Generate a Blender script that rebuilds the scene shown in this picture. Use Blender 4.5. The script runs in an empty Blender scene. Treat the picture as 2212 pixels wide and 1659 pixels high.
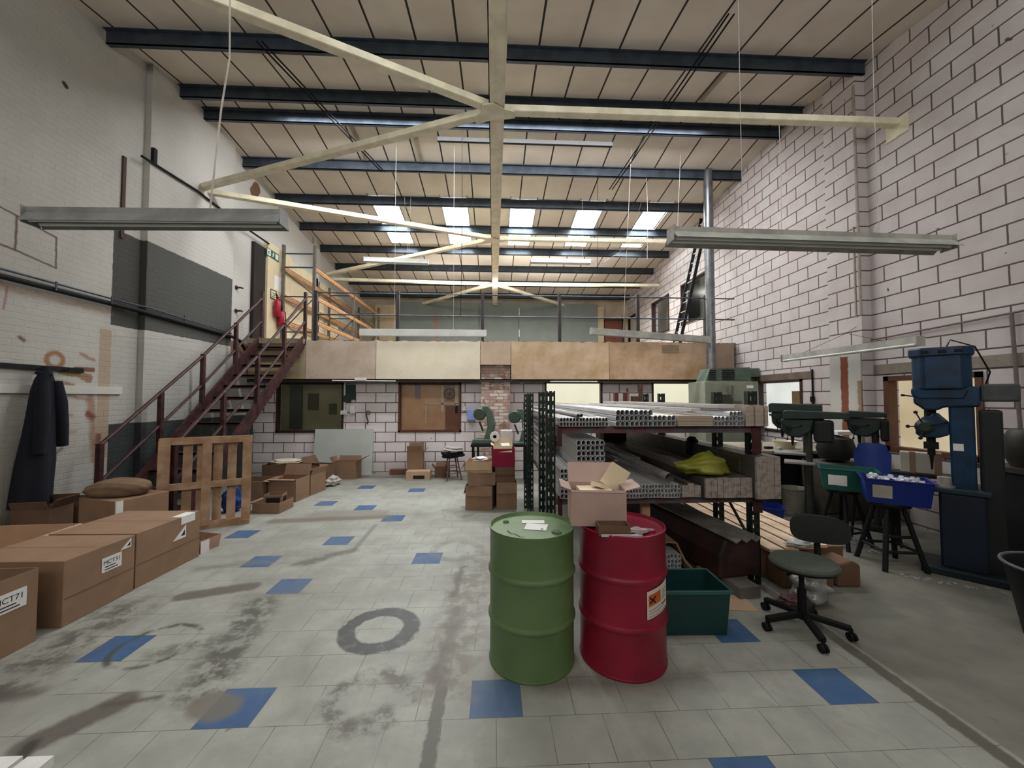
import bpy, bmesh, math, random
from mathutils import Vector, Matrix
R = math.radians
random.seed(7)
C = bpy.context.scene.collection
S = bpy.context.scene

# ------------------------------------------------------------------ camera
cam = bpy.data.cameras.new('camera'); cam.sensor_width = 36; cam.lens = 36 * 840 / 2212; cam.clip_end = 200
co = bpy.data.objects.new('camera', cam); C.objects.link(co)
co.location = (0, 0, 1.75); co.rotation_euler = (R(92.0), 0, R(-2.7))
S.camera = co
# ------------------------------------------------------------------ view
S.view_settings.view_transform = 'Standard'; S.view_settings.look = 'None'
S.view_settings.gamma = 1; S.view_settings.use_curve_mapping = False
S.view_settings.exposure = 0.0
# ------------------------------------------------------------------ world: flat overcast sky, seen only through the skylights
W = bpy.data.worlds.new('overcast_sky'); S.world = W; W.use_nodes = True
W.node_tree.nodes['Background'].inputs[0].default_value = (0.86, 0.95, 1.0, 1)
W.node_tree.nodes['Background'].inputs[1].default_value = 2.2
# ------------------------------------------------------------------ lights
def area(name, loc, rot, sx, sy, power, col):
    l = bpy.data.lights.new(name, 'AREA'); l.shape = 'RECTANGLE'; l.size = sx; l.size_y = sy; l.energy = power; l.color = col
    o = bpy.data.objects.new(name, l); C.objects.link(o); o.location = loc; o.rotation_euler = rot; return o
SKX = [0.77 + 1.8 * k for k in (-2, -1, 0, 1, 2)]
for x in SKX:                       # daylight on the translucent roof sheets, far and near slope
    area('skylight_daylight', (x, 10.9, 7.5), (0, 0, 0), 0.9, 2.6, 860, (0.95, 0.975, 1.0))
    area('skylight_daylight', (x, 3.3, 7.4), (0, 0, 0), 0.9, 2.2, 65, (0.98, 0.985, 1.0))
# added fill light between the two ridge purlins
area('ridge_fill', (0.1, 7.06, 6.90), (R(28), 0, 0), 8.0, 0.3, 390, (0.98, 0.98, 1.0))
# high windows in the wall behind the photographer
area('high_window_daylight', (-0.1, -2.9, 4.4), (R(106), 0, 0), 10.0, 1.8, 215, (1.0, 0.965, 0.93))
# added fill lights below the unlit hanging fittings before the mezzanine edge
area('fitting_fill', (-1.43, 7.98, 2.95), (0, 0, 0), 2.3, 0.1, 8, (1.0, 0.98, 0.95))
area('fitting_fill', (3.3, 7.98, 2.88), (0, 0, 0), 2.3, 0.1, 12, (1.0, 0.98, 0.95))
# lamps over the mezzanine
area('mezzanine_lamp', (0.5, 13.2, 5.4), (R(180), 0, 0), 6.0, 0.3, 90, (1.0, 0.95, 0.87))
area('mezzanine_lamp', (0.5, 13.0, 5.4), (0, 0, 0), 8.0, 0.3, 260, (1.0, 0.96, 0.9))

# ------------------------------------------------------------------ helpers
def lin(c):
    if isinstance(c, str):
        c = c.lstrip('#'); c = [int(c[i:i + 2], 16) / 255 for i in (0, 2, 4)]
    return tuple((v / 12.92 if v <= 0.04045 else ((v + 0.055) / 1.055) ** 2.4) for v in c) + (1,)

class G:
    """small node-graph writer"""
    def __init__(s, name):
        s.m = bpy.data.materials.new(name); s.m.use_nodes = True; s.t = s.m.node_tree; s.n = s.t.nodes
        s.b = s.n['Principled BSDF']; s._c = None
    def new(s, ty): return s.n.new(ty)
    def put(s, sock, v):
        if isinstance(v, bpy.types.NodeSocket): s.t.links.new(v, sock)
        else: sock.default_value = v
    def xyz(s):
        if s._c is None:
            tc = s.new('ShaderNodeTexCoord'); sp = s.new('ShaderNodeSeparateXYZ')
            s.t.links.new(tc.outputs['Object'], sp.inputs[0]); s._c = (tc.outputs['Object'], sp.outputs[0], sp.outputs[1], sp.outputs[2])
        return s._c
    def op(s, o, a, b=0.0, c=0.0, clamp=False):
        n = s.new('ShaderNodeMath'); n.operation = o; n.use_clamp = clamp
        s.put(n.inputs[0], a); s.put(n.inputs[1], b); s.put(n.inputs[2], c); return n.outputs[0]
    def mix(s, f, a, b):
        n = s.new('ShaderNodeMix'); n.data_type = 'RGBA'; s.put(n.inputs[0], f); s.put(n.inputs[6], a); s.put(n.inputs[7], b); return n.outputs[2]
    def noise(s, scale, detail=4, rough=.55, vec=None, dist=0):
        n = s.new('ShaderNodeTexNoise'); n.inputs['Scale'].default_value = scale; n.inputs['Detail'].default_value = detail
        n.inputs['Roughness'].default_value = rough; n.inputs['Distortion'].default_value = dist
        s.t.links.new(vec if vec is not None else s.xyz()[0], n.inputs['Vector']); return n.outputs['Fac']
    def comb(s, x, y, z=0.0):
        n = s.new('ShaderNodeCombineXYZ'); s.put(n.inputs[0], x); s.put(n.inputs[1], y); s.put(n.inputs[2], z); return n.outputs[0]
    def ramp(s, f, a, b):            # smooth 0..1 between a and b
        n = s.new('ShaderNodeMapRange'); n.interpolation_type = 'SMOOTHSTEP'
        s.put(n.inputs['Value'], f); s.put(n.inputs['From Min'], a); s.put(n.inputs['From Max'], b); return n.outputs['Result']
    def warp(s, amt, scale):
        c = s.xyz(); n = s.op('MULTIPLY', s.op('SUBTRACT', s.noise(scale, 5), .5), amt); return n
    def rect(s, u, v, u0, u1, v0, v1, soft=.01, jag=None):
        if jag is not None: u = s.op('ADD', u, jag); v = s.op('ADD', v, jag)
        du = s.op('SUBTRACT', s.op('ABSOLUTE', s.op('SUBTRACT', u, (u0 + u1) / 2)), (u1 - u0) / 2)
        dv = s.op('SUBTRACT', s.op('ABSOLUTE', s.op('SUBTRACT', v, (v0 + v1) / 2)), (v1 - v0) / 2)
        return s.ramp(s.op('MAXIMUM', du, dv), soft, -soft)
    def caps(s, u, v, a, b, r, soft=.03, jag=None):   # capsule-shaped stain between a and b
        if jag is not None: u = s.op('ADD', u, jag); v = s.op('SUBTRACT', v, jag)
        dx, dy = b[0] - a[0], b[1] - a[1]; L = dx * dx + dy * dy + 1e-9
        t = s.op('MULTIPLY_ADD', u, dx / L, s.op('MULTIPLY_ADD', v, dy / L, -(a[0] * dx + a[1] * dy) / L), clamp=True)
        ex = s.op('SUBTRACT', u, s.op('MULTIPLY_ADD', t, dx, a[0])); ey = s.op('SUBTRACT', v, s.op('MULTIPLY_ADD', t, dy, a[1]))
        d = s.op('SQRT', s.op('ADD', s.op('MULTIPLY', ex, ex), s.op('MULTIPLY', ey, ey)))
        return s.ramp(d, r + soft, r - soft)
    def ring(s, u, v, c, r, w, soft=.02, jag=None):
        if jag is not None: u = s.op('ADD', u, jag); v = s.op('SUBTRACT', v, jag)
        ex = s.op('SUBTRACT', u, c[0]); ey = s.op('SUBTRACT', v, c[1])
        d = s.op('SQRT', s.op('ADD', s.op('MULTIPLY', ex, ex), s.op('MULTIPLY', ey, ey)))
        return s.ramp(s.op('ABSOLUTE', s.op('SUBTRACT', d, r)), w + soft, w - soft)
    def brick(s, u, v, w, h, mortar, smooth=.1, c1=(1, 1, 1, 1), c2=(0, 0, 0, 1)):
        n = s.new('ShaderNodeTexBrick'); n.inputs['Scale'].default_value = 1; n.inputs['Brick Width'].default_value = w
        n.inputs['Row Height'].default_value = h; n.inputs['Mortar Size'].default_value = mortar; n.inputs['Mortar Smooth'].default_value = smooth
        n.inputs['Color1'].default_value = c1; n.inputs['Color2'].default_value = c2; n.inputs['Mortar'].default_value = (.5, .5, .5, 1)
        s.t.links.new(s.comb(u, v), n.inputs['Vector']); return n.outputs['Fac'], n.outputs['Color']
    def bump(s, h, strength=.4, dist=.01):
        n = s.new('ShaderNodeBump'); n.inputs['Strength'].default_value = strength; n.inputs['Distance'].default_value = dist
        s.t.links.new(h, n.inputs['Height']); s.t.links.new(n.outputs[0], s.b.inputs['Normal'])
    def out(s, col, rough=.8, metal=0, spec=.3):
        s.put(s.b.inputs['Base Color'], col); s.put(s.b.inputs['Roughness'], rough); s.put(s.b.inputs['Metallic'], metal)
        s.put(s.b.inputs['Specular IOR Level'], spec); return s.m

def M(name, col, rough=.6, metal=0, var=.18, scale=8, bump=0, spec=.4, col2=None, thr=(.35, .65)):
    g = G(name); c = lin(col)
    d = lin(col2) if col2 else tuple(v * (1 - var) for v in c[:3]) + (1,)
    f = g.ramp(g.noise(scale, 6), thr[0], thr[1])
    if bump: g.bump(g.noise(scale * 5, 4), .5, bump)
    return g.out(g.mix(f, c, d), rough, metal, spec)
def emis(name, col, strength, var=0.0, scale=2, col2=None):
    g = G(name); c = lin(col); d = lin(col2) if col2 else c
    g.put(g.b.inputs['Base Color'], (0.02, 0.02, 0.02, 1)); g.put(g.b.inputs['Emission Strength'], strength)
    g.put(g.b.inputs['Emission Color'], g.mix(g.ramp(g.noise(scale, 3), .3, .75), c, d)); return g.m

class MB:
    def __init__(s): s.v = []; s.f = []; s.mi = []; s.m = 0
    def add(s, vs, fs):
        o = len(s.v); s.v += [Vector(p) for p in vs]
        for f in fs: s.f.append([i + o for i in f]); s.mi.append(s.m)
        return s
    def box(s, x0, x1, y0, y1, z0, z1, M4=None):
        vs = [Vector((x, y, z)) for z in (z0, z1) for y in (y0, y1) for x in (x0, x1)]
        if M4 is not None: vs = [M4 @ p for p in vs]
        return s.add(vs, [(0, 2, 3, 1), (4, 5, 7, 6), (0, 1, 5, 4), (1, 3, 7, 5), (3, 2, 6, 7), (2, 0, 4, 6)])
    def cbox(s, c, d, M4=None): return s.box(c[0] - d[0] / 2, c[0] + d[0] / 2, c[1] - d[1] / 2, c[1] + d[1] / 2, c[2] - d[2] / 2, c[2] + d[2] / 2, M4)
    def bar(s, a, b, w, h=None, up=(0, 0, 1)):       # rectangular bar from a to b
        h = h or w; a = Vector(a); b = Vector(b); d = (b - a); L = d.length; d.normalize(); u = Vector(up)
        if abs(d.dot(u)) > .99: u = Vector((0, 1, 0))
        x = d.cross(u).normalized(); z = x.cross(d)
        M4 = Matrix((( x.x, d.x, z.x, a.x), (x.y, d.y, z.y, a.y), (x.z, d.z, z.z, a.z), (0, 0, 0, 1)))
        return s.box(-w / 2, w / 2, 0, L, -h / 2, h / 2, M4)
    def tube(s, pts, r, n=10, cap=True):
        pts = [Vector(p) for p in pts]; rings = []; px = None
        for i, p in enumerate(pts):
            d = (pts[min(i + 1, len(pts) - 1)] - pts[max(i - 1, 0)]).normalized()
            if px is None: px = d.orthogonal().normalized()
            px = (px - d * px.dot(d)).normalized(); py = d.cross(px)
            rr = r[i] if isinstance(r, (list, tuple)) else r
            rings.append([p + (px * math.cos(2 * math.pi * k / n) + py * math.sin(2 * math.pi * k / n)) * rr for k in range(n)])
        vs = [q for rg in rings for q in rg]; fs = []
        for i in range(len(pts) - 1):
            for k in range(n): k2 = (k + 1) % n; fs.append((i * n + k, i * n + k2, (i + 1) * n + k2, (i + 1) * n + k))
        if cap: fs.append(tuple(range(n - 1, -1, -1))); fs.append(tuple((len(pts) - 1) * n + k for k in range(n)))
        return s.add(vs, fs)
    def lathe(s, prof, n=32, c=(0, 0, 0), sx=1, sy=1):     # profile [(r,z)] about z
        vs = []; fs = []
        for r, z in prof:
            for k in range(n): a = 2 * math.pi * k / n; vs.append((c[0] + r * sx * math.cos(a), c[1] + r * sy * math.sin(a), c[2] + z))
        for i in range(len(prof) - 1):
            for k in range(n): k2 = (k + 1) % n; fs.append((i * n + k, i * n + k2, (i + 1) * n + k2, (i + 1) * n + k))
        if prof[0][0] > 1e-6: fs.append(tuple(range(n - 1, -1, -1)))
        if prof[-1][0] > 1e-6: fs.append(tuple((len(prof) - 1) * n + k for k in range(n)))
        return s.add(vs, fs)
    def prism(s, poly, ax, a, b):       # 2D polygon extruded along axis ax ('x','y','z') from a to b
        n = len(poly)
        def P(u, v, w): return {'x': (w, u, v), 'y': (u, w, v), 'z': (u, v, w)}[ax]
        vs = [P(u, v, a) for u, v in poly] + [P(u, v, b) for u, v in poly]
        fs = [tuple(range(n - 1, -1, -1)), tuple(range(n, 2 * n))] + [(i, (i + 1) % n, n + (i + 1) % n, n + i) for i in range(n)]
        return s.add(vs, fs)
    def tub(s, w, d, h, t, taper=.0, z0=0, bw=None):      # open-top container centred on origin
        k = 1 - taper
        def rg(x, y, z): return [(-x, -y, z), (x, -y, z), (x, y, z), (-x, y, z)]
        vs = rg(w / 2 * k, d / 2 * k, z0) + rg(w / 2, d / 2, z0 + h) + rg(w / 2 - t, d / 2 - t, z0 + h) + rg(w / 2 * k - t, d / 2 * k - t, z0 + t)
        fs = [(3, 2, 1, 0), (12, 13, 14, 15)]
        for a in (0, 4, 8):
            for i in range(4): j = (i + 1) % 4; fs.append((a + i, a + j, a + 4 + j, a + 4 + i))
        return s.add(vs, fs)
    def xf(s, M4, start=0):
        for i in range(start, len(s.v)): s.v[i] = M4 @ s.v[i]
        return s
    def build(s, name, mat, parent=None, world=False, smooth=False, bevel=0, recenter=True, subsurf=0):
        off = Vector((0, 0, 0))
        if parent is not None and world:
            r = parent
            while r.parent is not None: r = r.parent
            off = Vector(r.location)
        if parent is None and recenter:
            xs = [v.x for v in s.v]; ys = [v.y for v in s.v]; zs = [v.z for v in s.v]
            off = Vector(((min(xs) + max(xs)) / 2, (min(ys) + max(ys)) / 2, min(zs)))
        me = bpy.data.meshes.new(name); me.from_pydata([tuple(v - off) for v in s.v], [], s.f)
        mats = mat if isinstance(mat, (list, tuple)) else [mat]
        for m_ in mats: me.materials.append(m_)
        me.polygons.foreach_set('material_index', s.mi)
        bm = bmesh.new(); bm.from_mesh(me); bmesh.ops.recalc_face_normals(bm, faces=bm.faces); bm.to_mesh(me); bm.free()
        if smooth:
            me.polygons.foreach_set('use_smooth', [True] * len(me.polygons))
            try: me.set_sharp_from_angle(angle=R(40))
            except Exception: pass
        me.update()
        o = bpy.data.objects.new(name, me); C.objects.link(o)
        if parent is not None: o.parent = parent
        elif recenter: o.location = off
        if bevel:
            b = o.modifiers.new('bevel', 'BEVEL'); b.width = bevel; b.segments = 2; b.limit_method = 'ANGLE'
        if subsurf:
            q = o.modifiers.new('smooth', 'SUBSURF'); q.levels = q.render_levels = subsurf
        return o
def thing(name, label, cat, loc=(0, 0, 0), rz=0, group=None):
    o = bpy.data.objects.new(name, None); C.objects.link(o); o.empty_display_size = .1
    o.location = loc; o.rotation_euler = (0, 0, rz); o['label'] = label; o['category'] = cat
    if group: o['group'] = group
    return o
def tag(o, label, cat, group=None, kind=None):
    o['label'] = label; o['category'] = cat
    if group: o['group'] = group
    if kind: o['kind'] = kind
    return o
def struct(name, mb, mat, parent=None):
    o = mb.build(name, mat, parent, recenter=False)
    if parent is None: o['kind'] = 'structure'
    return o
def dup(root, loc=None, rz=None, label=None, group=None, category=None):
    def cp(o, par):
        c = o.copy(); C.objects.link(c)
        if par is not None: c.parent = par
        for ch in kids[o.name]: cp(ch, c)
        return c
    kids = {}
    def walk(o):
        kids[o.name] = list(o.children)
        for ch in kids[o.name]: walk(ch)
    walk(root); r = cp(root, None)
    if loc is not None: r.location = loc
    if rz is not None: r.rotation_euler = (0, 0, rz)
    if label: r['label'] = label
    if group: r['group'] = group
    if category: r['category'] = category
    return r
def text_mesh(parent, s, size, M4, mat, name='lettering'):
    cu = bpy.data.curves.new(name, 'FONT'); cu.body = s; cu.size = size; cu.align_x = 'CENTER'; cu.align_y = 'CENTER'; cu.extrude = .0004
    o = bpy.data.objects.new(name + '_outline', cu); C.objects.link(o); bpy.context.view_layer.update()
    me = bpy.data.meshes.new_from_object(o.evaluated_get(bpy.context.evaluated_depsgraph_get())); bpy.data.objects.remove(o)
    me.materials.clear(); me.materials.append(mat); o = bpy.data.objects.new(name, me); C.objects.link(o); o.parent = parent; o.matrix_local = M4; return o
def RZ(a): return Matrix.Rotation(R(a), 4, 'Z')
def T(x, y, z): return Matrix.Translation((x, y, z))

# ------------------------------------------------------------------ materials
m_steel = M('charcoal_blue_steel', '#444d58', .45, .3, .35, 5)
m_cream = M('cream_painted_steel', '#e0d8bd', .5, 0, .18, 5, spec=.4)
m_maroon = M('maroon_painted_steel', '#4a2a2a', .5, .1, .5, 9, col2='#2b1a1c')
m_post = M('near_black_railing', '#2f2a2c', .5, .1, .3, 8)
m_white = M('white_enamel', '#d8dad6', .4, 0, .12, 5)
m_grimy = M('grimy_white_enamel', '#aaaaa2', .5, 0, .3, 6)
m_lampgrey = M('unlit_fitting_grey', '#8a8c8a', .45, .1, .3, 5)
m_tube = M('fluorescent_tube_glass', '#e8ebe6', .25, 0, .05, 5)
m_black = M('black_plastic', '#111214', .6, 0, .3, 8, spec=.25)
m_wire = M('pale_cable', '#c9c3bb', .5, 0, .2, 9)
m_dwire = M('dark_cable', '#1d1b1b', .9, spec=.1)
m_alu = M('aluminium', '#d3d4d6', .35, .4, .10, 12)
m_alud = M('dusty_aluminium', '#96918d', .5, .3, .3, 9)
m_card = M('brown_cardboard', '#91745d', .85, 0, .14, 5)
m_card2 = M('pale_cardboard', '#bd9f82', .85, 0, .12, 5)
m_cardd = M('dark_cardboard', '#6f5442', .9, 0, .2, 5)
m_cream_card = M('cream_cardboard', '#e2d2b6', .85, 0, .1, 5)
m_pinkcard = M('buff_cardboard', '#b59a90', .85, 0, .1, 5)
m_paper = M('white_paper', '#e6e4e2', .7, 0, .06, 9)
m_ink = M('black_ink', '#17171a', .7)
m_wood = M('rough_timber', '#b3957a', .85, 0, .3, 5, col2='#927257')
m_plank = M('pale_pine', '#dcc5ab', .8, 0, .2, 5, col2='#c2a486')
m_greensteel = M('dark_green_steel', '#1f2c26', .45, .2, .4, 10, col2='#13201a')
m_redbeam = M('faded_red_beam', '#5f3439', .6, 0, .4, 6, col2='#52555a')
m_redrust = M('dark_red_post', '#43201b', .55, 0, .4, 10)
m_orange = M('orange_rack_paint', '#b8906a', .5, 0, .2, 8, col2='#a67a52')
m_orangered = M('red_orange_rack_paint', '#7c3a24', .5, 0, .2, 8)
m_blue = M('blue_machine_paint', '#0d3352', .4, .1, .35, 7, col2='#09233a')
m_machgreen = M('dark_green_machine_paint', '#253531', .42, .1, .3, 8)
m_lightgreen = M('grey_green_machine_paint', '#56675a', .5, 0, .25, 8)
m_heater = M('olive_grey_cabinet', '#8b9080', .5, 0, .15, 4)
m_galv = M('galvanised_flue', '#7c7d80', .35, .7, .3, 7)
m_redext = M('signal_red', '#a3112f', .35, 0, .15, 7)
m_seat = M('grey_green_fabric', '#4f554e', .95, 0, .12, 30, bump=.002)
m_seatd = M('charcoal_fabric', '#262a29', .95, 0, .15, 30)
m_bluepl = M('blue_plastic', '#123c94', .4, 0, .12, 6)
m_bluepl2 = M('royal_blue_plastic', '#0b2475', .35, 0, .12, 6)
m_greenpl = M('teal_green_plastic', '#11574c', .4, 0, .12, 6)
m_darkgreenpl = M('dark_green_plastic', '#123a38', .45, 0, .15, 6)

# ------------------------------------------------------------------ floor
def floor_shader(blue):
    g = G('blue_floor_tile' if blue else 'grey_vinyl_tile'); _, x, y, z = g.xyz()
    fac, _c = g.brick(g.op('ADD', x, .13 - .1465 + .293), g.op('SUBTRACT', y, 2.19 - .287 * 2), .293, .287, .0022, .3)
    big = g.noise(.7, 6, .6); mid = g.noise(3.2, 7, .65); fine = g.noise(26, 4); jag = g.op('MULTIPLY', g.op('SUBTRACT', g.noise(5, 6, .7), .5), .22)
    jag2 = g.op('MULTIPLY', g.op('SUBTRACT', g.noise(14, 5, .6), .5), .05)
    if blue: base = g.mix(g.ramp(mid, .35, .7), lin('#355580'), lin('#476589'))
    else: base = g.mix(g.ramp(mid, .3, .7), lin('#a3a49b'), lin('#8f918a'))
    base = g.mix(g.op('MULTIPLY', g.ramp(big, .42, .66), .45 if not blue else .25), base, lin('#7d7a72'))
    base = g.mix(g.op('MULTIPLY', g.ramp(g.noise(1.9, 7, .7), .54, .68), .35), base, lin('#80766f'))
    base = g.mix(g.op('MULTIPLY', g.ramp(fine, .6, .8), .25), base, lin('#6b6962'))
    # broken joints
    jn = g.op('MULTIPLY', fac, g.op('MULTIPLY', g.ramp(g.noise(2.3, 3), .3, .58), .95))
    base = g.mix(jn, base, lin('#56504a'))
    conc = g.ramp(x, 2.53, 2.57)
    base = g.mix(g.op('MULTIPLY', conc, 1.0), base, g.mix(g.ramp(mid, .3, .7), lin('#77756b'), lin('#66645c')))
    patch = g.op('MULTIPLY_ADD', g.ramp(g.noise(7, 6, .7), .42, .58), .85, .15)
    def st(mask, col, k=.8, p=False):
        nonlocal base
        if p: mask = g.op('MULTIPLY', mask, patch)
        base = g.mix(g.op('MULTIPLY', mask, k), base, lin(col))
    st(g.caps(x, y, (2.49, 3.8), (2.46, -3), .045, .012, jag2), '#565349', .9)
    st(g.caps(x, y, (-.31, 2.46), (-.36, -3), .036, .008, jag2), '#57544c', .85)
    st(g.caps(x, y, (-.31, 2.46), (-.22, 3.6), .02, .03, jag), '#756f66', .6)
    st(g.caps(x, y, (-3.1, 5.72), (-1.6, 5.86), .10, .05, jag2), '#70665c', .85)
    st(g.rect(x, y, -2.75, -1.6, 5.88, 6.2, .03, jag2), '#827c72', .55)
    st(g.caps(x, y, (-1.62, 5.5), (-1.6, 4.6), .03, .015, jag2), '#6d6b63', .7)
    st(g.caps(x, y, (-1.62, 4.6), (-2.05, 4.25), .06, .05, jag), '#5f5e57', .85)
    st(g.caps(x, y, (-2.05, 4.25), (-2.75, 4.36), .02, .05, jag), '#7b7a72', .5)
    st(g.caps(x, y, (-2.72, 3.62), (-2.25, 3.78), .085, .03, jag2), '#5f5952', .9)
    st(g.caps(x, y, (-2.25, 3.6), (-1.7, 3.62), .03, .06, jag), '#716e66', .6)
    st(g.caps(x, y, (-1.95, 2.43), (-2.2, 2.38), .02, .02, jag2), '#57504a', .85)
    st(g.caps(x, y, (-2.14, 2.4), (-2.33, 2.14), .085, .03, jag2), '#564e48', .85)
    st(g.caps(x, y, (-2.33, 2.14), (-2.1, 1.7), .03, .02, jag2), '#3d3c36', .9)
    st(g.caps(x, y, (-1.98, 3.45), (-1.75, 2.5), .15, .1, jag), '#55544d', .95, True)
    st(g.caps(x, y, (-1.85, 2.95), (-2.3, 2.85), .06, .06, jag), '#605f58', .9, True)
    st(g.caps(x, y, (-1.63, 2.36), (-1.53, 2.33), .10, .03, jag2), '#6f6b62', .9)
    st(g.caps(x, y, (-.15, 4.3), (-.3, 2.5), .2, .12, jag), '#746c64', .8, True)
    st(g.caps(x, y, (-.32, 4.1), (-.36, 3.5), .035, .03, jag), '#5c5750', .8)
    st(g.caps(x, y, (-.3, 3.3), (-.36, 2.5), .05, .05, jag), '#5d564f', .7)
    st(g.ring(x, y, (-.72, 2.36), .2, .06, .05, jag), '#605c55', .9, True)
    st(g.caps(x, y, (.3, 2.42), (1.3, 2.42), .06, .08, jag), '#625a56', .6)
    st(g.caps(x, y, (.15, 3.3), (.0, 4.8), .14, .15, jag), '#8d857b', .5)
    st(g.caps(x, y, (-3.05, 3.4), (-2.95, 2.2), .2, .16, jag), '#534f49', .85, True)
    st(g.caps(x, y, (-3.0, 4.2), (-2.55, 4.3), .05, .06, jag), '#6c6a63', .7)
    st(g.caps(x, y, (-1.3, 2.9), (-1.1, 2.3), .05, .1, jag), '#7a766e', .5)
    st(g.caps(x, y, (-3.1, 2.5), (-2.7, 2.5), .04, .05, jag2), '#524c46', .7)
    st(g.op('MULTIPLY', g.ring(x, y, (-.86, 3.05), .235, .062, .012, g.op('ADD', jag2, g.op('MULTIPLY', jag, .25))), g.op('MULTIPLY_ADD', g.ramp(g.noise(11, 4), .3, .5), .2, .8)), '#434345', .95)
    st(g.op('MULTIPLY', g.ring(x, y, (-2.38, 2.93), .245, .02, .015, jag2), g.ramp(mid, .42, .56)), '#454640', .9)
    st(g.op('MULTIPLY', g.ring(x, y, (-.42, 4.55), .27, .05, .03, jag2), g.ramp(mid, .35, .6)), '#74736d', .7)
    st(g.op('MULTIPLY', g.ring(x, y, (-.55, 6.05), .26, .04, .03, jag2), g.ramp(mid, .4, .6)), '#6f6e68', .7)
    st(g.rect(x, y, 2.85, 3.3, 3.0, 3.3, .04, jag2), '#55584f', .5)
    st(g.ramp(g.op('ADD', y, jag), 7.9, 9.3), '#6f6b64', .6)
    spots = g.ramp(g.noise(9, 2, .4), .74, .8)
    st(spots, '#5d5a54', .6)
    g.bump(g.op('SUBTRACT', g.op('MULTIPLY', mid, .3), g.op('MULTIPLY', fac, .6)), .25, .004)
    return g.out(base, g.op('MULTIPLY_ADD', big, .3, .38), 0, .35)
blue_cells = {(0, -5), (2, -9), (0, 0), (0, 7), (7, -9), (5, -7), (9, -7), (7, -3), (12, -5), (14, -7), (15, -10), (18, -5), (2, 6), (-2, 4), (10, -11), (19, -9)}
mb = MB(); row = -19
while 2.19 + .287 * row < 17:
    y0 = 2.19 + .287 * row; y1 = y0 + .287; off = -.13 if row % 2 == 0 else .017
    xs = sorted(off + .293 * k for (r_, k) in blue_cells if r_ == row)
    cur = -6.2
    for xb in xs:
        mb.m = 0; mb.add([(cur, y0, 0), (xb, y0, 0), (xb, y1, 0), (cur, y1, 0)], [(0, 1, 2, 3)])
        mb.m = 1; mb.add([(xb, y0, 0), (xb + .293, y0, 0), (xb + .293, y1, 0), (xb, y1, 0)], [(0, 1, 2, 3)]); cur = xb + .293
    mb.m = 0; mb.add([(cur, y0, 0), (6.6, y0, 0), (6.6, y1, 0), (cur, y1, 0)], [(0, 1, 2, 3)]); row += 1
mb.m = 0; mb.box(-6.2, 6.6, 2.19 - .287 * 19, y1, -.2, -.01)
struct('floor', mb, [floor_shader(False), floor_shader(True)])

# ------------------------------------------------------------------ walls
def block_shader(name, axis, u0, v0, tint=None):
    g = G(name); _, x, y, z = g.xyz(); u = y if axis == 'y' else (g.op('ADD', x, y) if axis == 'xy' else x)
    wob = g.op('MULTIPLY', g.op('SUBTRACT', g.noise(6, 3), .5), .008)
    fac, bc = g.brick(g.op('ADD', g.op('SUBTRACT', u, u0 - 46), wob), g.op('ADD', g.op('SUBTRACT', z, v0 - .229 * 2 * 20), wob), .46, .229, .0105, .25)
    n = g.noise(2.2, 6, .6); f = g.noise(30, 4)
    base = g.mix(g.ramp(n, .3, .7), lin('#c4bfbd' if not tint else '#dcd5d5'), lin('#b8aead' if not tint else '#d0c6c6'))
    sep = g.new('ShaderNodeSeparateColor'); g.t.links.new(bc, sep.inputs[0])
    base = g.mix(g.op('MULTIPLY', sep.outputs[0], .28), base, lin('#cbbfbf' if not tint else '#e0d8d8'))
    base = g.mix(g.op('MULTIPLY', g.ramp(f, .6, .8), .22), base, lin('#8b817b'))
    chips = g.ramp(g.noise(7, 2, .4), .755, .79); base = g.mix(chips, base, lin('#5f4b42'))
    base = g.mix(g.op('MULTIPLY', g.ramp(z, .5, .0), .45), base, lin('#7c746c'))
    base = g.mix(g.op('MULTIPLY', fac, .95), base, g.mix(g.ramp(g.noise(1.4, 3), .35, .6), lin('#5b4a45'), lin('#4a4140')))
    g.bump(g.op('ADD', g.op('MULTIPLY', fac, -1), g.op('MULTIPLY', f, .25)), .6, .012)
    return g.out(base, .75, 0, .25)
m_rw = block_shader('painted_blockwork_right', 'y', 7.48, 3.461)
m_bw = block_shader('painted_blockwork_back', 'x', -2.97, 3.461 + .003, 1)

def wall_with_holes(axis, c0, c1, u0, u1, z0, z1, holes):
    """box wall normal to axis, thickness c0..c1, with rectangular holes (ua,ub,za,zb)"""
    mb = MB(); us = sorted({u0, u1, *[h[0] for h in holes], *[h[1] for h in holes]}); zs = sorted({z0, z1, *[h[2] for h in holes], *[h[3] for h in holes]})
    for i in range(len(us) - 1):
        for j in range(len(zs) - 1):
            um, zm = (us[i] + us[i + 1]) / 2, (zs[j] + zs[j + 1]) / 2
            if any(h[0] < um < h[1] and h[2] < zm < h[3] for h in holes): continue
            if axis == 'x': mb.box(c0, c1, us[i], us[i + 1], zs[j], zs[j + 1])
            else: mb.box(us[i], us[i + 1], c0, c1, zs[j], zs[j + 1])
    return mb
RWH = [(6.98, 8.25, 1.05, 2.10), (4.30, 5.46, .98, 2.06), (12.4, 13.8, 3.95, 5.17), (10.15, 11.6, 3.95, 5.2), (15.3, 16.2, 3.05, 5.1)]
XR = 5.75; XL = -5.5
struct('wall_right', wall_with_holes('x', XR, XR + .22, -3.2, 16.6, 0, 7.5, RWH), m_rw)
BWH = [(-4.99, -3.47, .95, 2.10), (-2.22, -.76, .95, 2.10), (1.21, 2.60, .95, 2.13), (3.80, 5.10, .95, 2.13)]
struct('wall_back', wall_with_holes('y', 9.2, 9.4, XL, XR, 0, 2.9, BWH), m_bw)
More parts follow.
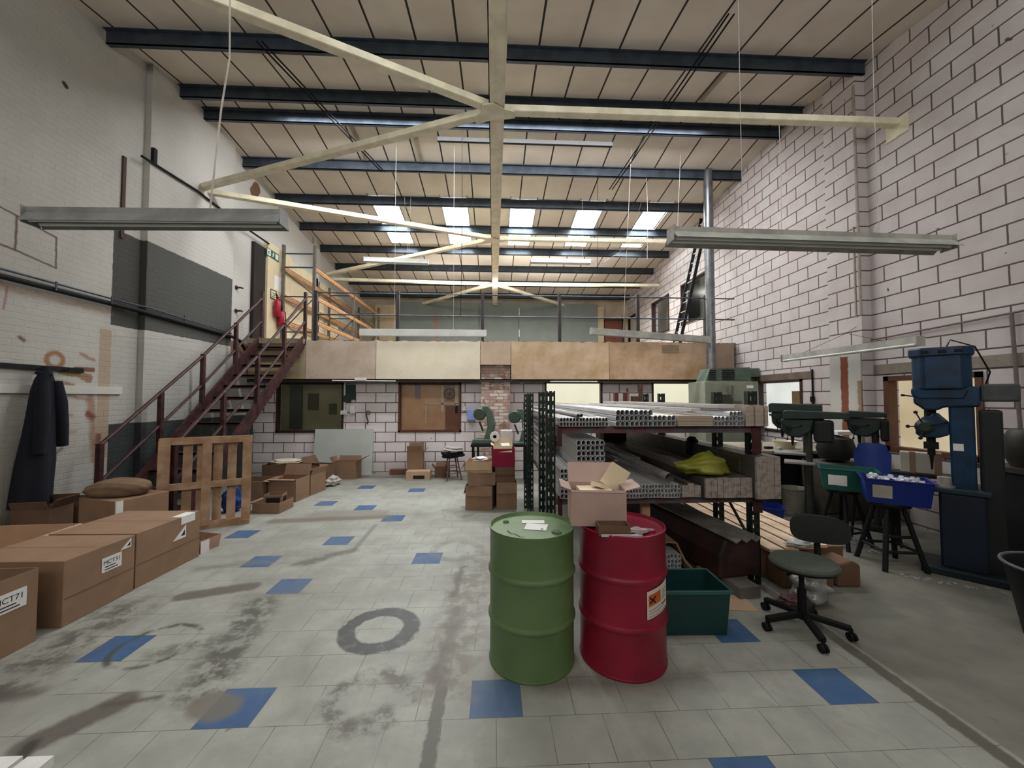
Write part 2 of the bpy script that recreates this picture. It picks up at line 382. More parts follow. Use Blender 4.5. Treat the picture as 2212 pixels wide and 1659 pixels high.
mb = MB(); mb.box(XR - .16, XR, 5.62, 6.2, 0, 7.4); struct('trim_1', mb, block_shader('painted_blockwork_pier', 'xy', 7.48, 3.461))          # pier on the right wall

# left wall
g = G('painted_brick_left'); _, x, y, z = g.xyz()
fac, bc = g.brick(y, z, .24, .078, .006, .5)
n = g.noise(.8, 6, .6); n2 = g.noise(3, 6, .7); jag = g.op('MULTIPLY', g.op('SUBTRACT', g.noise(6, 6, .7), .5), .18); j2 = g.op('MULTIPLY', g.op('SUBTRACT', g.noise(12, 5), .5), .03)
base = g.mix(g.ramp(n, .3, .7), lin('#b8b7b1'), lin('#aaa8a2'))
base = g.mix(g.op('MULTIPLY', g.ramp(n2, .6, .75), .3), base, lin('#93908a'))
base = g.mix(g.op('MULTIPLY', g.rect(y, z, 7.0, 16.6, 2.9, 7.5, .3, jag), .75), base, lin('#bdbbb6'))
def L(mask, col, k=1.0):
    global base
    base = g.mix(g.op('MULTIPLY', mask, k), base, lin(col))
L(g.rect(y, z, 5.82, 8.24, 2.80, 4.20, .006, j2), '#4c4d4a')
L(g.rect(y, z, 5.82, 6.28, 2.80, 4.20, .006, j2), '#3a3936', .6)
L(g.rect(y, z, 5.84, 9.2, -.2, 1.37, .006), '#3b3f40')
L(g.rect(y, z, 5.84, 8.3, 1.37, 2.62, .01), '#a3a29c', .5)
L(g.rect(y, z, 5.67, 5.84, .9, 2.72, .01, j2), '#a08a72', .8)
L(g.rect(y, z, 5.66, 5.74, .0, 1.25, .015, j2), '#5e3a36', .8)
L(g.rect(y, z, 8.3, 8.95, 2.62, 2.95, .01, j2), '#9c7c66')
L(g.caps(y, z, (5.2, 2.1), (5.55, 2.02), .05, .015, jag), '#8a6848', .9)
L(g.caps(y, z, (5.58, 1.75), (5.66, .9), .05, .04, jag), '#8d6a55', .8)
L(g.caps(y, z, (5.3, 1.78), (5.6, 1.7), .02, .02, jag), '#8a6a55', .7)
L(g.caps(y, z, (5.37, 2.13), (5.6, 2.13), .03, .01, j2), '#6b3c26', .9)
L(g.caps(y, z, (5.45, 2.32), (5.6, 2.27), .025, .02, jag), '#8d6a50', .8)
L(g.ring(y, z, (5.13, 2.22), .09, .03, .02, j2), '#8a6238', .9)
L(g.caps(y, z, (4.76, 2.45), (4.8, 2.42), .02, .02, j2), '#5d3b2c', .9)
L(g.caps(y, z, (5.15, 1.95), (5.35, 1.92), .02, .02, jag), '#7a563c', .8)
L(g.caps(y, z, (5.15, 1.52), (5.35, 1.52), .018, .02, jag), '#94775a', .8)
L(g.caps(y, z, (5.2, 1.3), (5.4, 1.3), .025, .03, jag), '#a08468', .7)
L(g.caps(y, z, (5.15, 1.02), (5.25, 1.1), .02, .015, j2), '#7c6452', .8)
L(g.caps(y, z, (5.56, 1.52), (5.62, 1.48), .04, .03, jag), '#6e3a30', .9)
L(g.caps(y, z, (4.4, .35), (5.6, .28), .08, .1, jag), '#7a5f4c', .6)
for a, b in (((4.3, 3.92), (4.72, 3.84)), ((4.72, 3.84), (5.09, 3.76)), ((5.09, 3.76), (5.1, 3.38)), ((4.3, 3.5), (5.1, 3.38)), ((4.68, 3.84), (4.68, 3.46)), ((4.3, 3.88), (4.3, 3.5))):
    L(g.caps(y, z, a, b, .012, .008, j2), '#5e4642', .9)
L(g.caps(y, z, (4.5, 3.0), (5.8, 2.97), .03, .04, jag), '#94745c', .6)
L(g.caps(y, z, (4.6, 2.75), (4.62, 3.0), .012, .01, j2), '#8d5e58', .7)
L(g.caps(y, z, (5.11, 5.77), (5.13, 5.75), .03, .01), '#3b3834')
L(g.caps(y, z, (9.03, 6.45), (9.13, 6.6), .14, .015, j2), '#6d5642')
L(g.caps(y, z, (5.7, 2.62), (8.2, 2.85), .004, .004, j2), '#5b544c', .5)
g.bump(g.op('ADD', g.op('MULTIPLY', fac, -.5), g.op('MULTIPLY', g.noise(20, 5), .5)), .55, .012)
m_lw = g.out(base, .7, 0, .25)
mb = MB(); mb.box(XL - .22, XL, -3.2, 16.6, 0, 7.5); struct('wall_left', mb, m_lw)
mb = MB(); mb.box(XL, XL + .09, 6.26, 8.24, 0, 7.3); mb.box(XL, XL + .06, 11.9, 12.3, 3.0, 7.2); struct('trim_2', mb, m_lw)
m_plainwall = M('plain_wall_paint', '#a29f98', .8, 0, .12, 2)
mb = MB(); mb.box(XL - .2, XR + .2, -3.4, -3.2, 0, 7.5); struct('wall_front', mb, m_plainwall)
m_farw = M('upper_rear_wall_paint', '#b0a48e', .8, 0, .25, 1.6)
mb = MB(); mb.box(XL, XR, 16.4, 16.6, 2.9, 7.5); struct('wall_far', mb, m_farw)

# brick chimney breast under the mezzanine
g = G('bare_brick_pier'); _, x, y, z = g.xyz()
fac, bc = g.brick(g.op('ADD', x, 10), g.op('ADD', z, 10), .22, .075, .009, .3)
sep = g.new('ShaderNodeSeparateColor'); g.t.links.new(bc, sep.inputs[0])
nn = g.noise(4.5, 5, .7)
base = g.mix(g.ramp(g.op('ADD', g.op('MULTIPLY', sep.outputs[0], .5), nn), .62, .82), lin('#ab8c80'), lin('#cfc0b7'))
base = g.mix(g.ramp(g.noise(6, 4), .56, .64), base, lin('#94685a')); base = g.mix(fac, base, lin('#94837a'))
g.bump(g.op('MULTIPLY', fac, -1), .6, .012); m_brick = g.out(base, .85, 0, .2)
mb = MB(); mb.box(-.29, .38, 9.0, 9.22, 0, 2.55); struct('trim_3', mb, m_brick)
# patched strips on the right wall below the pier
g = G('patched_pier_plaster'); _, x, y, z = g.xyz()
base = g.mix(g.rect(y, z, 5.85, 5.98, .9, 2.4, .012, g.op('MULTIPLY', g.op('SUBTRACT', g.noise(9, 5), .5), .06)), lin('#b9b9b2'), lin('#7c4632'))
base = g.mix(g.rect(y, z, 5.6, 5.7, .9, 2.0, .012, g.op('MULTIPLY', g.op('SUBTRACT', g.noise(7, 5), .5), .1)), base, lin('#8c7a66')); m_patch = g.out(base, .8)
mb = MB(); mb.box(XR - .185, XR - .155, 5.64, 6.18, .6, 2.45); struct('trim_4', mb, m_patch)

# ------------------------------------------------------------------ ceiling
def roofz(Y): return 7.17 - .12 * (Y - 7.06) if Y > 7.06 else 7.17 - .15 * (7.06 - Y)
g = G('foam_backed_roof_sheet'); _, x, y, z = g.xyz()
n = g.noise(1.3, 5)
base = g.mix(g.ramp(n, .3, .7), lin('#cfc7bb'), lin('#c3b9ad'))
fr = g.op('FRACT', g.op('ADD', g.op('DIVIDE', g.op('SUBTRACT', x, .064), .6), 40.5))
seam = g.ramp(g.op('ABSOLUTE', g.op('SUBTRACT', fr, .5)), .029, .022)
base = g.mix(seam, base, lin('#35302d')); g.bump(seam, .4, .01); m_roof = g.out(base, .85, 0, .2)
SKW = .33; mb = MB()
def rq(x0, x1, y0, y1):
    za, zb = roofz(y0), roofz(y1)
    mb.add([(x0, y0, za), (x1, y0, za), (x1, y1, zb), (x0, y1, zb), (x0, y0, za + .12), (x1, y0, za + .12), (x1, y1, zb + .12), (x0, y1, zb + .12)],
           [(0, 3, 2, 1), (4, 5, 6, 7), (0, 1, 5, 4), (1, 2, 6, 5), (2, 3, 7, 6), (3, 0, 4, 7)])
rq(XL, XR, -3.2, 2.4); rq(XL, XR, 4.2, 7.06); rq(XL, XR, 7.06, 9.8); rq(XL, XR, 12.1, 16.5)
cur = XL
for sx_ in SKX: rq(cur, sx_ - SKW, 9.8, 12.1); cur = sx_ + SKW
rq(cur, XR, 9.8, 12.1)
cur = XL
for sx_ in SKX: rq(cur, sx_ - SKW, 2.4, 4.2); cur = sx_ + SKW
rq(cur, XR, 2.4, 4.2)
ceil = struct('ceiling', mb, m_roof)
# translucent corrugated skylight sheets
gm = bpy.data.materials.new('translucent_roof_sheet'); gm.use_nodes = True; nt = gm.node_tree; nt.nodes.clear()
o_ = nt.nodes.new('ShaderNodeOutputMaterial'); mx = nt.nodes.new('ShaderNodeMixShader'); tr = nt.nodes.new('ShaderNodeBsdfTransparent'); tl = nt.nodes.new('ShaderNodeBsdfTranslucent')
tx = nt.nodes.new('ShaderNodeTexNoise'); tx.inputs['Scale'].default_value = 3; tc_ = nt.nodes.new('ShaderNodeTexCoord'); mp = nt.nodes.new('ShaderNodeMapping'); mp.inputs['Scale'].default_value = (9, .7, 1)
nt.links.new(tc_.outputs['Object'], mp.inputs[0]); nt.links.new(mp.outputs[0], tx.inputs['Vector'])
cr = nt.nodes.new('ShaderNodeValToRGB'); cr.color_ramp.elements[0].position = .35; cr.color_ramp.elements[0].color = (.55, .57, .55, 1); cr.color_ramp.elements[1].position = .6; cr.color_ramp.elements[1].color = (.95, .97, .96, 1)
nt.links.new(tx.outputs['Fac'], cr.inputs[0]); nt.links.new(cr.outputs[0], tr.inputs[0]); nt.links.new(cr.outputs[0], tl.inputs[0])
mx.inputs[0].default_value = .35; nt.links.new(tr.outputs[0], mx.inputs[1]); nt.links.new(tl.outputs[0], mx.inputs[2]); nt.links.new(mx.outputs[0], o_.inputs[0])
m_grp = gm
for i, (sx_, ya, yb) in enumerate([(s_, 9.8, 12.1) for s_ in SKX] + [(s_, 2.4, 4.2) for s_ in SKX]):
    t = bpy.data.objects.new('window_%d' % (10 + i), None); C.objects.link(t); t.location = (sx_, ya, roofz(ya)); t['kind'] = 'structure'
    mb = MB(); n = 36; ya -= .1; yb += .1
    for k in range(n + 1):
        xx = sx_ - SKW - .01 + (2 * SKW + .02) * k / n; dz = .05 + .022 * math.cos(k / n * 2 * math.pi * 6)
        mb.v += [Vector((xx, ya, roofz(ya) + dz)), Vector((xx, yb, roofz(yb) + dz))]
    for k in range(n): mb.f.append([2 * k, 2 * k + 2, 2 * k + 3, 2 * k + 1]); mb.mi.append(0)
    mb.build('pane', m_grp, t, world=True)
    mb = MB()
    for s_ in (-1, 1): mb.bar((sx_ + s_ * (SKW + .012), ya, roofz(ya) + .015), (sx_ + s_ * (SKW + .012), yb, roofz(yb) + .015), .024, .07)
    mb.build('window_frame', m_lampgrey, t, world=True)

# purlins: Z sections running wall to wall
def purlin(Y, label, zb=None):
    zt = roofz(Y) + .0; zb = zt - .2; mb = MB()
    mb.box(XL + .02, XR - .02, Y - .008, Y + .008, zb, zt - .005); mb.box(XL + .02, XR - .02, Y - .008, Y + .06, zb, zb + .014); mb.box(XL + .02, XR - .02, Y - .06, Y + .008, zt - .02, zt - .006)
    return tag(mb.build('roof_purlin', m_steel), label, 'roof beam', 'steel purlins under the roof sheets')
ys = [(6.79 - 1.2 * k) for k in (1, 0)] + [7.34 + 1.25 * k for k in range(8)]
nm = ['dark steel purlin nearest in view, crossing behind the top of the cream bracing beam', 'front one of the pair of dark purlins at the roof ridge',
      'rear one of the pair of dark purlins at the roof ridge', 'first dark purlin beyond the ridge pair', 'dark purlin just in front of the bright skylights', 'dark purlin crossing the middle of the skylights',
      'dark purlin just behind the far end of the skylights', 'second dark purlin behind the skylights', 'third dark purlin behind the skylights', 'farthest dark purlin just above the rear wall of the mezzanine']
for Y, l in zip(ys, nm): purlin(Y, l)

# ------------------------------------------------------------------ cream bracing at truss level
ZB = 5.62
def brace(a, b, label, w=.1, h=.085):
    mb = MB(); a = Vector((a[0], a[1], ZB)); b = Vector((b[0], b[1], ZB)); d = (b - a).normalized(); n = Vector((-d.y, d.x, 0))
    mb.bar(a + Vector((0, 0, .0)), b, w, .012); mb.bar(a + n * w / 2 + Vector((0, 0, h / 2)), b + n * w / 2 + Vector((0, 0, h / 2)), .012, h); mb.bar(a - n * w / 2 + Vector((0, 0, h / 2)), b - n * w / 2 + Vector((0, 0, h / 2)), .012, h)
    return tag(mb.build('bracing_beam', m_cream), label, 'steel beam', 'cream bracing beams below the roof')
N1 = (.05, 5.16); N2 = (.02, 9.45); N3 = (0, 13.25)
mb = MB(); mb.box(-.07, .0, -3.1, 16.38, ZB, ZB + .012); mb.box(.0, .14, -3.1, 16.38, ZB + .01, ZB + .024); mb.box(-.07, -.058, -3.1, 16.38, ZB, ZB + .15); mb.box(.128, .14, -3.1, 16.38, ZB, ZB + .15)
tag(mb.build('bracing_beam', m_cream), 'long cream beam running down the middle of the hall from front to back', 'steel beam', 'cream bracing beams below the roof')
brace(N1, (XR, 5.15), 'cream beam running level from the nearest star joint to the block wall on the right')
brace(N1, (XL, 7.4), 'cream diagonal beam from the nearest star joint down to the white wall on the left')
brace(N1, (XL, 2.55), 'cream diagonal beam from the nearest star joint leaving the picture at the top left')
brace((XL, 7.5), N2, 'cream diagonal beam from the left wall to the second star joint under the skylights')
brace(N2, (XR, 9.45), 'cream beam from the second star joint toward the right wall, behind the hanging light')
brace(N2, (XL, 12.6), 'cream diagonal beam from the second star joint to the left wall over the pallet racking')
brace(N3, (XR, 13.2), 'far cream beam from the third star joint level to the right wall')
brace(N3, (XL, 13.0), 'far cream beam from the third star joint level to the left wall')
brace(N3, (-3.0, 16.3), 'short far cream diagonal beam from the third star joint toward the rear wall, left side')
brace(N3, (3.0, 16.3), 'short far cream diagonal beam from the third star joint toward the rear wall, right side')
for (nx, ny), l in ((N1, 'cream gusset plate of the nearest star joint'), (N2, 'cream gusset plate of the second star joint under the skylights'), (N3, 'cream gusset plate of the farthest star joint')):
    mb = MB(); P = [(-.32, -.2), (-.12, -.26), (.1, -.12), (.3, -.06), (.3, .1), (.12, .14), (-.12, .16), (-.42, .3), (-.5, .18), (-.36, 0)]
    mb.prism([(nx + .02 + u * .72, ny + v * .72) for u, v in P], 'z', ZB - .016, ZB - .001)
    tag(mb.build('gusset_plate', m_cream), l, 'plate', 'gusset plates of the roof bracing')
# wall bracket for the front right beam
mb = MB(); mb.box(XR - .02, XR, 5.0, 5.3, ZB - .16, ZB + .1); tag(mb.build('wall_bracket', m_cream), 'small wall bracket under the right end of the nearest bracing beam', 'bracket')

# ------------------------------------------------------------------ mezzanine
m_deck = M('mezzanine_deck', '#75695c', .8, 0, .2, 3)
mb = MB(); mb.box(XL, XR, 8.95, 16.4, 2.9, 3.05); struct('trim_5', mb, m_deck)
mb = MB(); mb.box(XL, XR, 9.0, 9.2, 2.12, 2.18); mb.box(XL, XR, 8.93, 8.97, 2.1, 2.15); struct('trim_6', mb, M('mezzanine_bearer', '#382b26', .6))
def board(x0, x1, col, label, z0=2.17, z1=3.05, stain=None, seed=0):
    g = G('fascia_board_paint'); _, x, y, z = g.xyz(); base = g.mix(g.ramp(g.noise(1.6 + seed * .1, 6, .6), .3, .75), lin(col), lin(stain or col))
    base = g.mix(g.op('MULTIPLY', g.ramp(g.noise(9, 5, .6), .68, .75), .6), base, lin('#8a7360'))
    m_ = g.out(base, .8, 0, .2); mb = MB(); n = 22; rnd = random.Random(seed + 3)
    poly = [(x0, z0), (x1, z0)] + [(x1 + (x0 - x1) * k / n, z1 - rnd.random() * (.035 if 0 < k < n else .0)) for k in range(n + 1)]
    mb.prism(poly, 'y', 8.88, 8.915); return tag(mb.build('fascia_board', m_), label, 'board', 'board panels along the mezzanine edge')
board(-5.45, -4.21, '#a8987a', 'olive beige mezzanine edge board behind the stairs', 2.17, 2.93, '#8e8064', 1)
board(-4.2, -2.66, '#bfae9f', 'pinkish beige mezzanine edge board just right of the stair top', stain='#a6947f', seed=2)
board(-2.65, -.31, '#d3cab6', 'pale cream mezzanine edge board, second from the stairs', stain='#c8bda6', seed=3)
board(-.30, .39, '#b7a28d', 'short pinkish board over the bare brick pier', 2.5, 3.05, '#a9937f', 4)
board(.4, 2.67, '#bfa78d', 'light brown mezzanine edge board right of the brick pier', stain='#a58a67', seed=5)
bo = board(2.68, 5.0, '#b1967e', 'brown stained mezzanine edge board left of the flue pipe', stain='#8f7352', seed=6)
mb = MB(); mb.box(3.93, 4.33, 8.872, 8.879, 2.80, 2.98); mb.build('patch', M('brown_patch', '#8b7660', .8), bo, world=True)
board(5.02, 5.66, '#9c8778', 'dull brown end board of the mezzanine edge behind the flue pipe', stain='#8b7766', seed=7)
# railing
t = thing('mezzanine_railing', 'thin dark two-bar metal railing along the front edge of the mezzanine', 'railing', (0.4, 8.93, 3.05))
for x_ in (-4.02, -2.19, -.26, 1.53, 3.38, 5.01):
    mb = MB(); mb.box(x_ - .035, x_ + .035, 8.9, 8.97, 3.05, 4.17); mb.build('post', m_post, t, world=True)
for z_ in (4.1, 3.6):
    mb = MB(); mb.tube([(-4.0, 8.93, z_ + .03), (5.72, 8.93, z_)], .016, 8); mb.build('rail', m_steel, t, world=True)
# ------------------------------------------------------------------ lit and dim windows of the rooms beyond
def pane_mat(name, rough=.2, alpha=.95, col='#ffffff'):
    m = bpy.data.materials.new(name); m.use_nodes = True; nt = m.node_tree; nt.nodes.clear()
    o = nt.nodes.new('ShaderNodeOutputMaterial'); mx = nt.nodes.new('ShaderNodeMixShader'); tr = nt.nodes.new('ShaderNodeBsdfTransparent'); gl = nt.nodes.new('ShaderNodeBsdfGlossy')
    tr.inputs[0].default_value = lin(col); gl.inputs['Roughness'].default_value = rough; mx.inputs[0].default_value = 1 - alpha
    nt.links.new(tr.outputs[0], mx.inputs[1]); nt.links.new(gl.outputs[0], mx.inputs[2]); nt.links.new(mx.outputs[0], o.inputs[0]); return m
m_glass = pane_mat('window_glass')
m_frame = M('dark_brown_window_frame', '#33211a', .6, 0, .3, 8)
m_frame2 = M('brown_window_frame', '#5c3522', .6, 0, .3, 8)
m_lit = emis('lit_room_wall', '#fffbe0', .93, scale=1.2, col2='#f4eecb')
m_lit2 = emis('lit_room_wall_cool', '#f4f6ee', .92, scale=1.5, col2='#e3e6e0')
m_lit3 = emis('lit_room_wall_warm', '#f1e0bd', .72, scale=.9, col2='#cdb58a')
m_olive = M('dim_room_wall', '#9b9872', .9, 0, .2, 1.5, col2='#858263')
m_ply = M('plywood_board', '#c39a78', .8, 0, .2, 2.2, col2='#b28661')
def window_y(n, x0, x1, z0, z1, yw, depth, fm, backm, cat_mb=None):
    t = bpy.data.objects.new('window_%d' % n, None); C.objects.link(t); t['kind'] = 'structure'; t.location = ((x0 + x1) / 2, yw, z0)
    mb = MB(); f = .045
    for a in ((x0, x0 + f, z0, z1), (x1 - f, x1, z0, z1), (x0, x1, z0, z0 + f), (x0, x1, z1 - f, z1)): mb.box(a[0], a[1], yw - .02, yw + .1, a[2], a[3])
    mb.build('window_frame', fm, t, world=True)
    mb = MB(); mb.box(x0 + f, x1 - f, yw + .03, yw + .036, z0 + f, z1 - f); mb.build('glass_pane', m_glass, t, world=True)
    mb = MB(); mb.box(x0 - .3, x1 + .3, yw + depth, yw + depth + .02, z0 - .3, z1 + .3); mb.build('room_beyond', backm, t, world=True)
    return t
w1 = window_y(1, -4.99, -3.47, .95, 2.10, 9.2, .5, m_frame, m_olive)
mb = MB(); mb.box(-4.9, -4.62, 9.6, 9.66, 1.0, 2.05); mb.build('curtain', M('dark_curtain', '#474e45', .9), w1, world=True)
mb = MB(); mb.box(-4.5, -4.25, 9.66, 9.69, 1.45, 1.85); mb.box(-4.0, -3.82, 9.66, 9.69, 1.35, 1.6); mb.build('notice', M('dim_notice', '#4d4c3a', .9), w1, world=True)
w2 = window_y(2, -2.22, -.76, .95, 2.10, 9.2, .14, m_frame2, m_ply)
m_tape = M('pale_tape', '#c9bba3', .7)
mb = MB()
for a in ((-1.25, -1.19, 1.42, 2.05), (-.92, -.85, 1.38, 2.05), (-1.62, -.88, 1.585, 1.615), (-1.62, -1.585, 1.14, 1.6)): mb.box(a[0], a[1], 9.325, 9.335, a[2], a[3])
mb.build('tape_strip', m_tape, w2, world=True)
mb = MB(); mb.box(-1.15, -.80, 9.325, 9.337, 1.0, 1.56); mb.build('red_panel', M('reddish_panel', '#7c4a34', .7), w2, world=True)
mb = MB(); mb.box(-1.17, -.93, 9.325, 9.337, 1.66, 2.03); mb.build('fan_opening', M('dim_pink_opening', '#9c7a6a', .8), w2, world=True)
mb = MB(); fc = (-1.05, 9.31, 1.84)
mb.tube([(fc[0] + .12 * math.cos(a * math.pi / 12), 9.31, fc[2] + .12 * math.sin(a * math.pi / 12)) for a in range(25)], .014, 8, False)
for k in range(6):
    a = k * math.pi / 3 + .3; mb.bar((fc[0], 9.31, fc[2]), (fc[0] + .12 * math.cos(a), 9.31, fc[2] + .12 * math.sin(a)), .03, .006)
mb.tube([(fc[0], 9.28, fc[2]), (fc[0], 9.33, fc[2])], .035, 12); mb.build('extractor_fan', M('dull_brass', '#4d4128', .4, .5), w2, world=True)
mb = MB(); mb.box(-1.86, -1.74, 9.32, 9.34, 1.72, 2.06); mb.build('lilac_cloth', M('lilac_cloth', '#8b8293', .9), w2, world=True)
window_y(3, 1.21, 2.60, .95, 2.13, 9.2, .5, m_frame, m_lit)
w4 = window_y(4, 3.80, 5.10, .95, 2.13, 9.2, .5, m_frame, m_lit)
def window_x(n, y0, y1, z0, z1, fm, backm, depth=.6, f=.05):
    t = bpy.data.objects.new('window_%d' % n, None); C.objects.link(t); t['kind'] = 'structure'; t.location = (XR, (y0 + y1) / 2, z0)
    mb = MB()
    for a in ((y0, y0 + f, z0, z1), (y1 - f, y1, z0, z1), (y0, y1, z0, z0 + f), (y0, y1, z1 - f, z1)): mb.box(XR - .02, XR + .12, a[0], a[1], a[2], a[3])
    mb.build('window_frame', fm, t, world=True)
    mb = MB(); mb.box(XR + .05, XR + .056, y0 + f, y1 - f, z0 + f, z1 - f); mb.build('glass_pane', m_glass, t, world=True)
    mb = MB(); mb.box(XR + depth, XR + depth + .02, y0 - .8, y1 + .9, z0 - .3, z1 + .3); mb.build('room_beyond', backm, t, world=True)
    return t
w5 = window_x(5, 6.98, 8.25, 1.05, 2.10, m_frame, m_lit2)
mb = MB(); mb.box(XR + .4, XR + .58, 7.0, 7.75, 1.5, 1.88); mb.build('cardboard_box', M('tan_box', '#b2946a', .85, 0, .2, 4), w5, world=True)
window_x(6, 4.30, 5.46, .98, 2.06, m_frame2, m_lit3, f=.07)
m_dimroom = M('dim_upper_room', '#7f7666', .9, 0, .3, 1.2)
window_x(7, 12.4, 13.8, 3.95, 5.17, m_frame, m_dimroom)
window_x(8, 10.15, 11.6, 3.95, 5.2, m_frame, M('dim_green_room', '#6f786d', .9, 0, .35, .9))
# door opening at the far end of the mezzanine, right wall, and brown door in the rear wall
t = bpy.data.objects.new('door_1', None); C.objects.link(t); t['kind'] = 'structure'; t.location = (XR, 15.75, 3.05)
mb = MB(); mb.box(XR + .06, XR + .1, 15.3, 16.2, 3.05, 5.1); mb.build('door_leaf', M('pale_door', '#b4a99c', .6), t, world=True)
mb = MB(); mb.box(XR - .02, XR + .1, 15.22, 15.3, 3.05, 5.18); mb.box(XR - .02, XR + .1, 16.2, 16.28, 3.05, 5.18); mb.box(XR - .02, XR + .1, 15.22, 16.28, 5.1, 5.18); mb.build('door_frame', m_frame, t, world=True)
t = bpy.data.objects.new('door_2', None); C.objects.link(t); t['kind'] = 'structure'; t.location = (5.1, 16.38, 3.05)
mb = MB(); mb.box(4.75, 5.5, 16.34, 16.38, 3.05, 5.05); mb.build('door_leaf', M('red_brown_door', '#6e3c2c', .6, 0, .2, 3), t, world=True)
mb = MB(); mb.box(4.67, 4.75, 16.33, 16.39, 3.05, 5.12); mb.box(5.5, 5.58, 16.33, 16.39, 3.05, 5.12); mb.box(4.67, 5.58, 16.33, 16.39, 5.05, 5.12); mb.build('door_frame', m_frame, t, world=True)
# lintels over the right-hand windows
mb = MB(); mb.box(XR - .012, XR + .02, 6.75, 8.5, 2.10, 2.23); struct('trim_7', mb, M('timber_lintel', '#6b5b50', .8, 0, .3, 5))
mb = MB(); mb.box(XR - .012, XR + .02, 3.6, 5.6, 2.10, 2.24); struct('trim_8', mb, M('concrete_lintel', '#8d8478', .8, 0, .2, 5))

# ------------------------------------------------------------------ mezzanine contents
m_gpanel = M('grey_green_partition', '#6f7873', .7, 0, .12, 2)
xs = [-3.95, -.62, 1.05, 4.42]
for i, l in enumerate(('grey green partition panel at the left of the mezzanine rear wall', 'grey green partition panel in the middle of the mezzanine rear wall', 'grey green partition panel at the right of the mezzanine rear wall')):
    mb = MB(); mb.box(xs[i] + .01, xs[i + 1] - .01, 16.2, 16.26, 3.05, 5.72)
    p = mb.build('partition_panel', m_gpanel); tag(p, l, 'wall panel', 'grey panels on the mezzanine rear wall')
    if i == 2:
        mb = MB(); [mb.box(xs[1 + 1] + .0, xs[2] + .03, 16.185, 16.199, z_, z_ + .3) for z_ in (3.5, 4.3, 5.2)]; mb.build('hinge', m_paper, p, world=True)
    if i == 0:
        mb = MB(); mb.box(-1.6 - .86, -2.30, 16.185, 16.199, 3.4, 5.3); mb.build('marker_strip', M('faded_red_strip', '#8d6a62', .8), p, world=True)
for a_, b_, l in ((4.42, 4.67, 'narrow beige board right of the grey partition panels on the rear wall'), (-4.9, -3.97, 'beige board left of the grey partition panels behind the racking')):
    mb = MB(); mb.box(a_, b_, 16.22, 16.3, 3.05, 5.6); tag(mb.build('board_infill', M('beige_infill_board', '#b8a788', .8, 0, .15, 2)), l, 'board')
# cream sheets on the left wall
for i, (a, b, z1, l) in enumerate(((9.46, 10.55, 5.5, 'cream door-sized panel with the fire extinguishers on the left wall'), (10.6, 12.2, 5.42, 'cream sheet on the left wall behind the near bay of the racking'), (12.24, 13.8, 5.35, 'cream sheet on the left wall behind the middle of the racking'))):
    mb = MB(); mb.box(XL, XL + (.06 if i else .1), a, b, 3.05, z1); tag(mb.build('wall_sheet', M('cream_wall_sheet', '#d5c7a6', .7, 0, .08, 3)), l, 'wall panel', 'cream sheets on the left wall of the mezzanine')
mb = MB(); mb.box(XL + .003, XL + .07, 8.98, 9.42, 3.055, 5.3); tag(mb.build('recess_shade_sheet', M('recess_shade', '#241d19', .8)), 'tall dark sheet standing for the shaded opening left of the cream panel', 'panel')  # dark colour stands for the shade inside an opening here
# fire exit sign
s_ = thing('exit_sign', 'green and white fire exit sign high on the cream panel', 'sign', (XL + .1, 9.65, 5.14))
mb = MB(); mb.box(0, .012, -.26, .26, 0, .19); mb.build('plate', M('exit_green', '#14584a', .5), s_)
mb = MB(); mb.box(.012, .014, -.24, -.10, .02, .17); mb.build('arrow_panel', m_paper, s_)
mb = MB(); mb.m = 0; mb.prism([(-.205, .05), (-.205, .13), (-.185, .11), (-.14, .15), (-.13, .14), (-.175, .09), (-.15, .05)], 'x', .0142, .016); mb.build('arrow', M('exit_green_mark', '#14584a', .5), s_)
mb = MB(); mb.prism([(-.04, .03), (-.02, .03), (.0, .07), (.02, .05), (.045, .05), (.045, .065), (.03, .065), (.015, .09), (.03, .11), (.05, .1), (.055, .11), (.03, .13), (0, .13), (-.03, .1), (-.02, .09), (-.005, .105), (-.01, .08)], 'x', .012, .014)
mb.lathe([(0, 0), (.014, .0), (.014, .002), (0, .002)], 12); mb.xf(T(.012, .015, .15) @ Matrix.Rotation(R(90), 4, 'Y'), 34); mb.build('running_figure', m_paper, s_)
mb = MB(); mb.box(.012, .014, .10, .23, .03, .16); mb.box(.014, .0145, .12, .21, .05, .07)
mb.build('door_pictogram', m_paper, s_)
mb = MB(); mb.box(XL + .1, XL + .103, 9.75, 10.05, 4.42, 4.78); tag(mb.build('notice_sheet', m_paper), 'white paper notice above the fire extinguishers', 'notice')
n_ = thing('framed_notice', 'small black-bordered notice above the fire extinguishers', 'notice', (XL + .1, 9.72, 4.15))
mb = MB(); mb.box(0, .006, -.13, .13, 0, .24); mb.build('border', m_ink, n_)
mb = MB(); mb.box(.006, .008, -.105, .105, .025, .215); mb.build('sheet', M('cream_notice', '#d8ccb0', .7), n_)
mb = MB(); [mb.box(.008, .009, -.07 + .02 * (k % 2), .06, .06 + .045 * k, .075 + .045 * k) for k in range(3)]; mb.build('print', m_ink, n_)
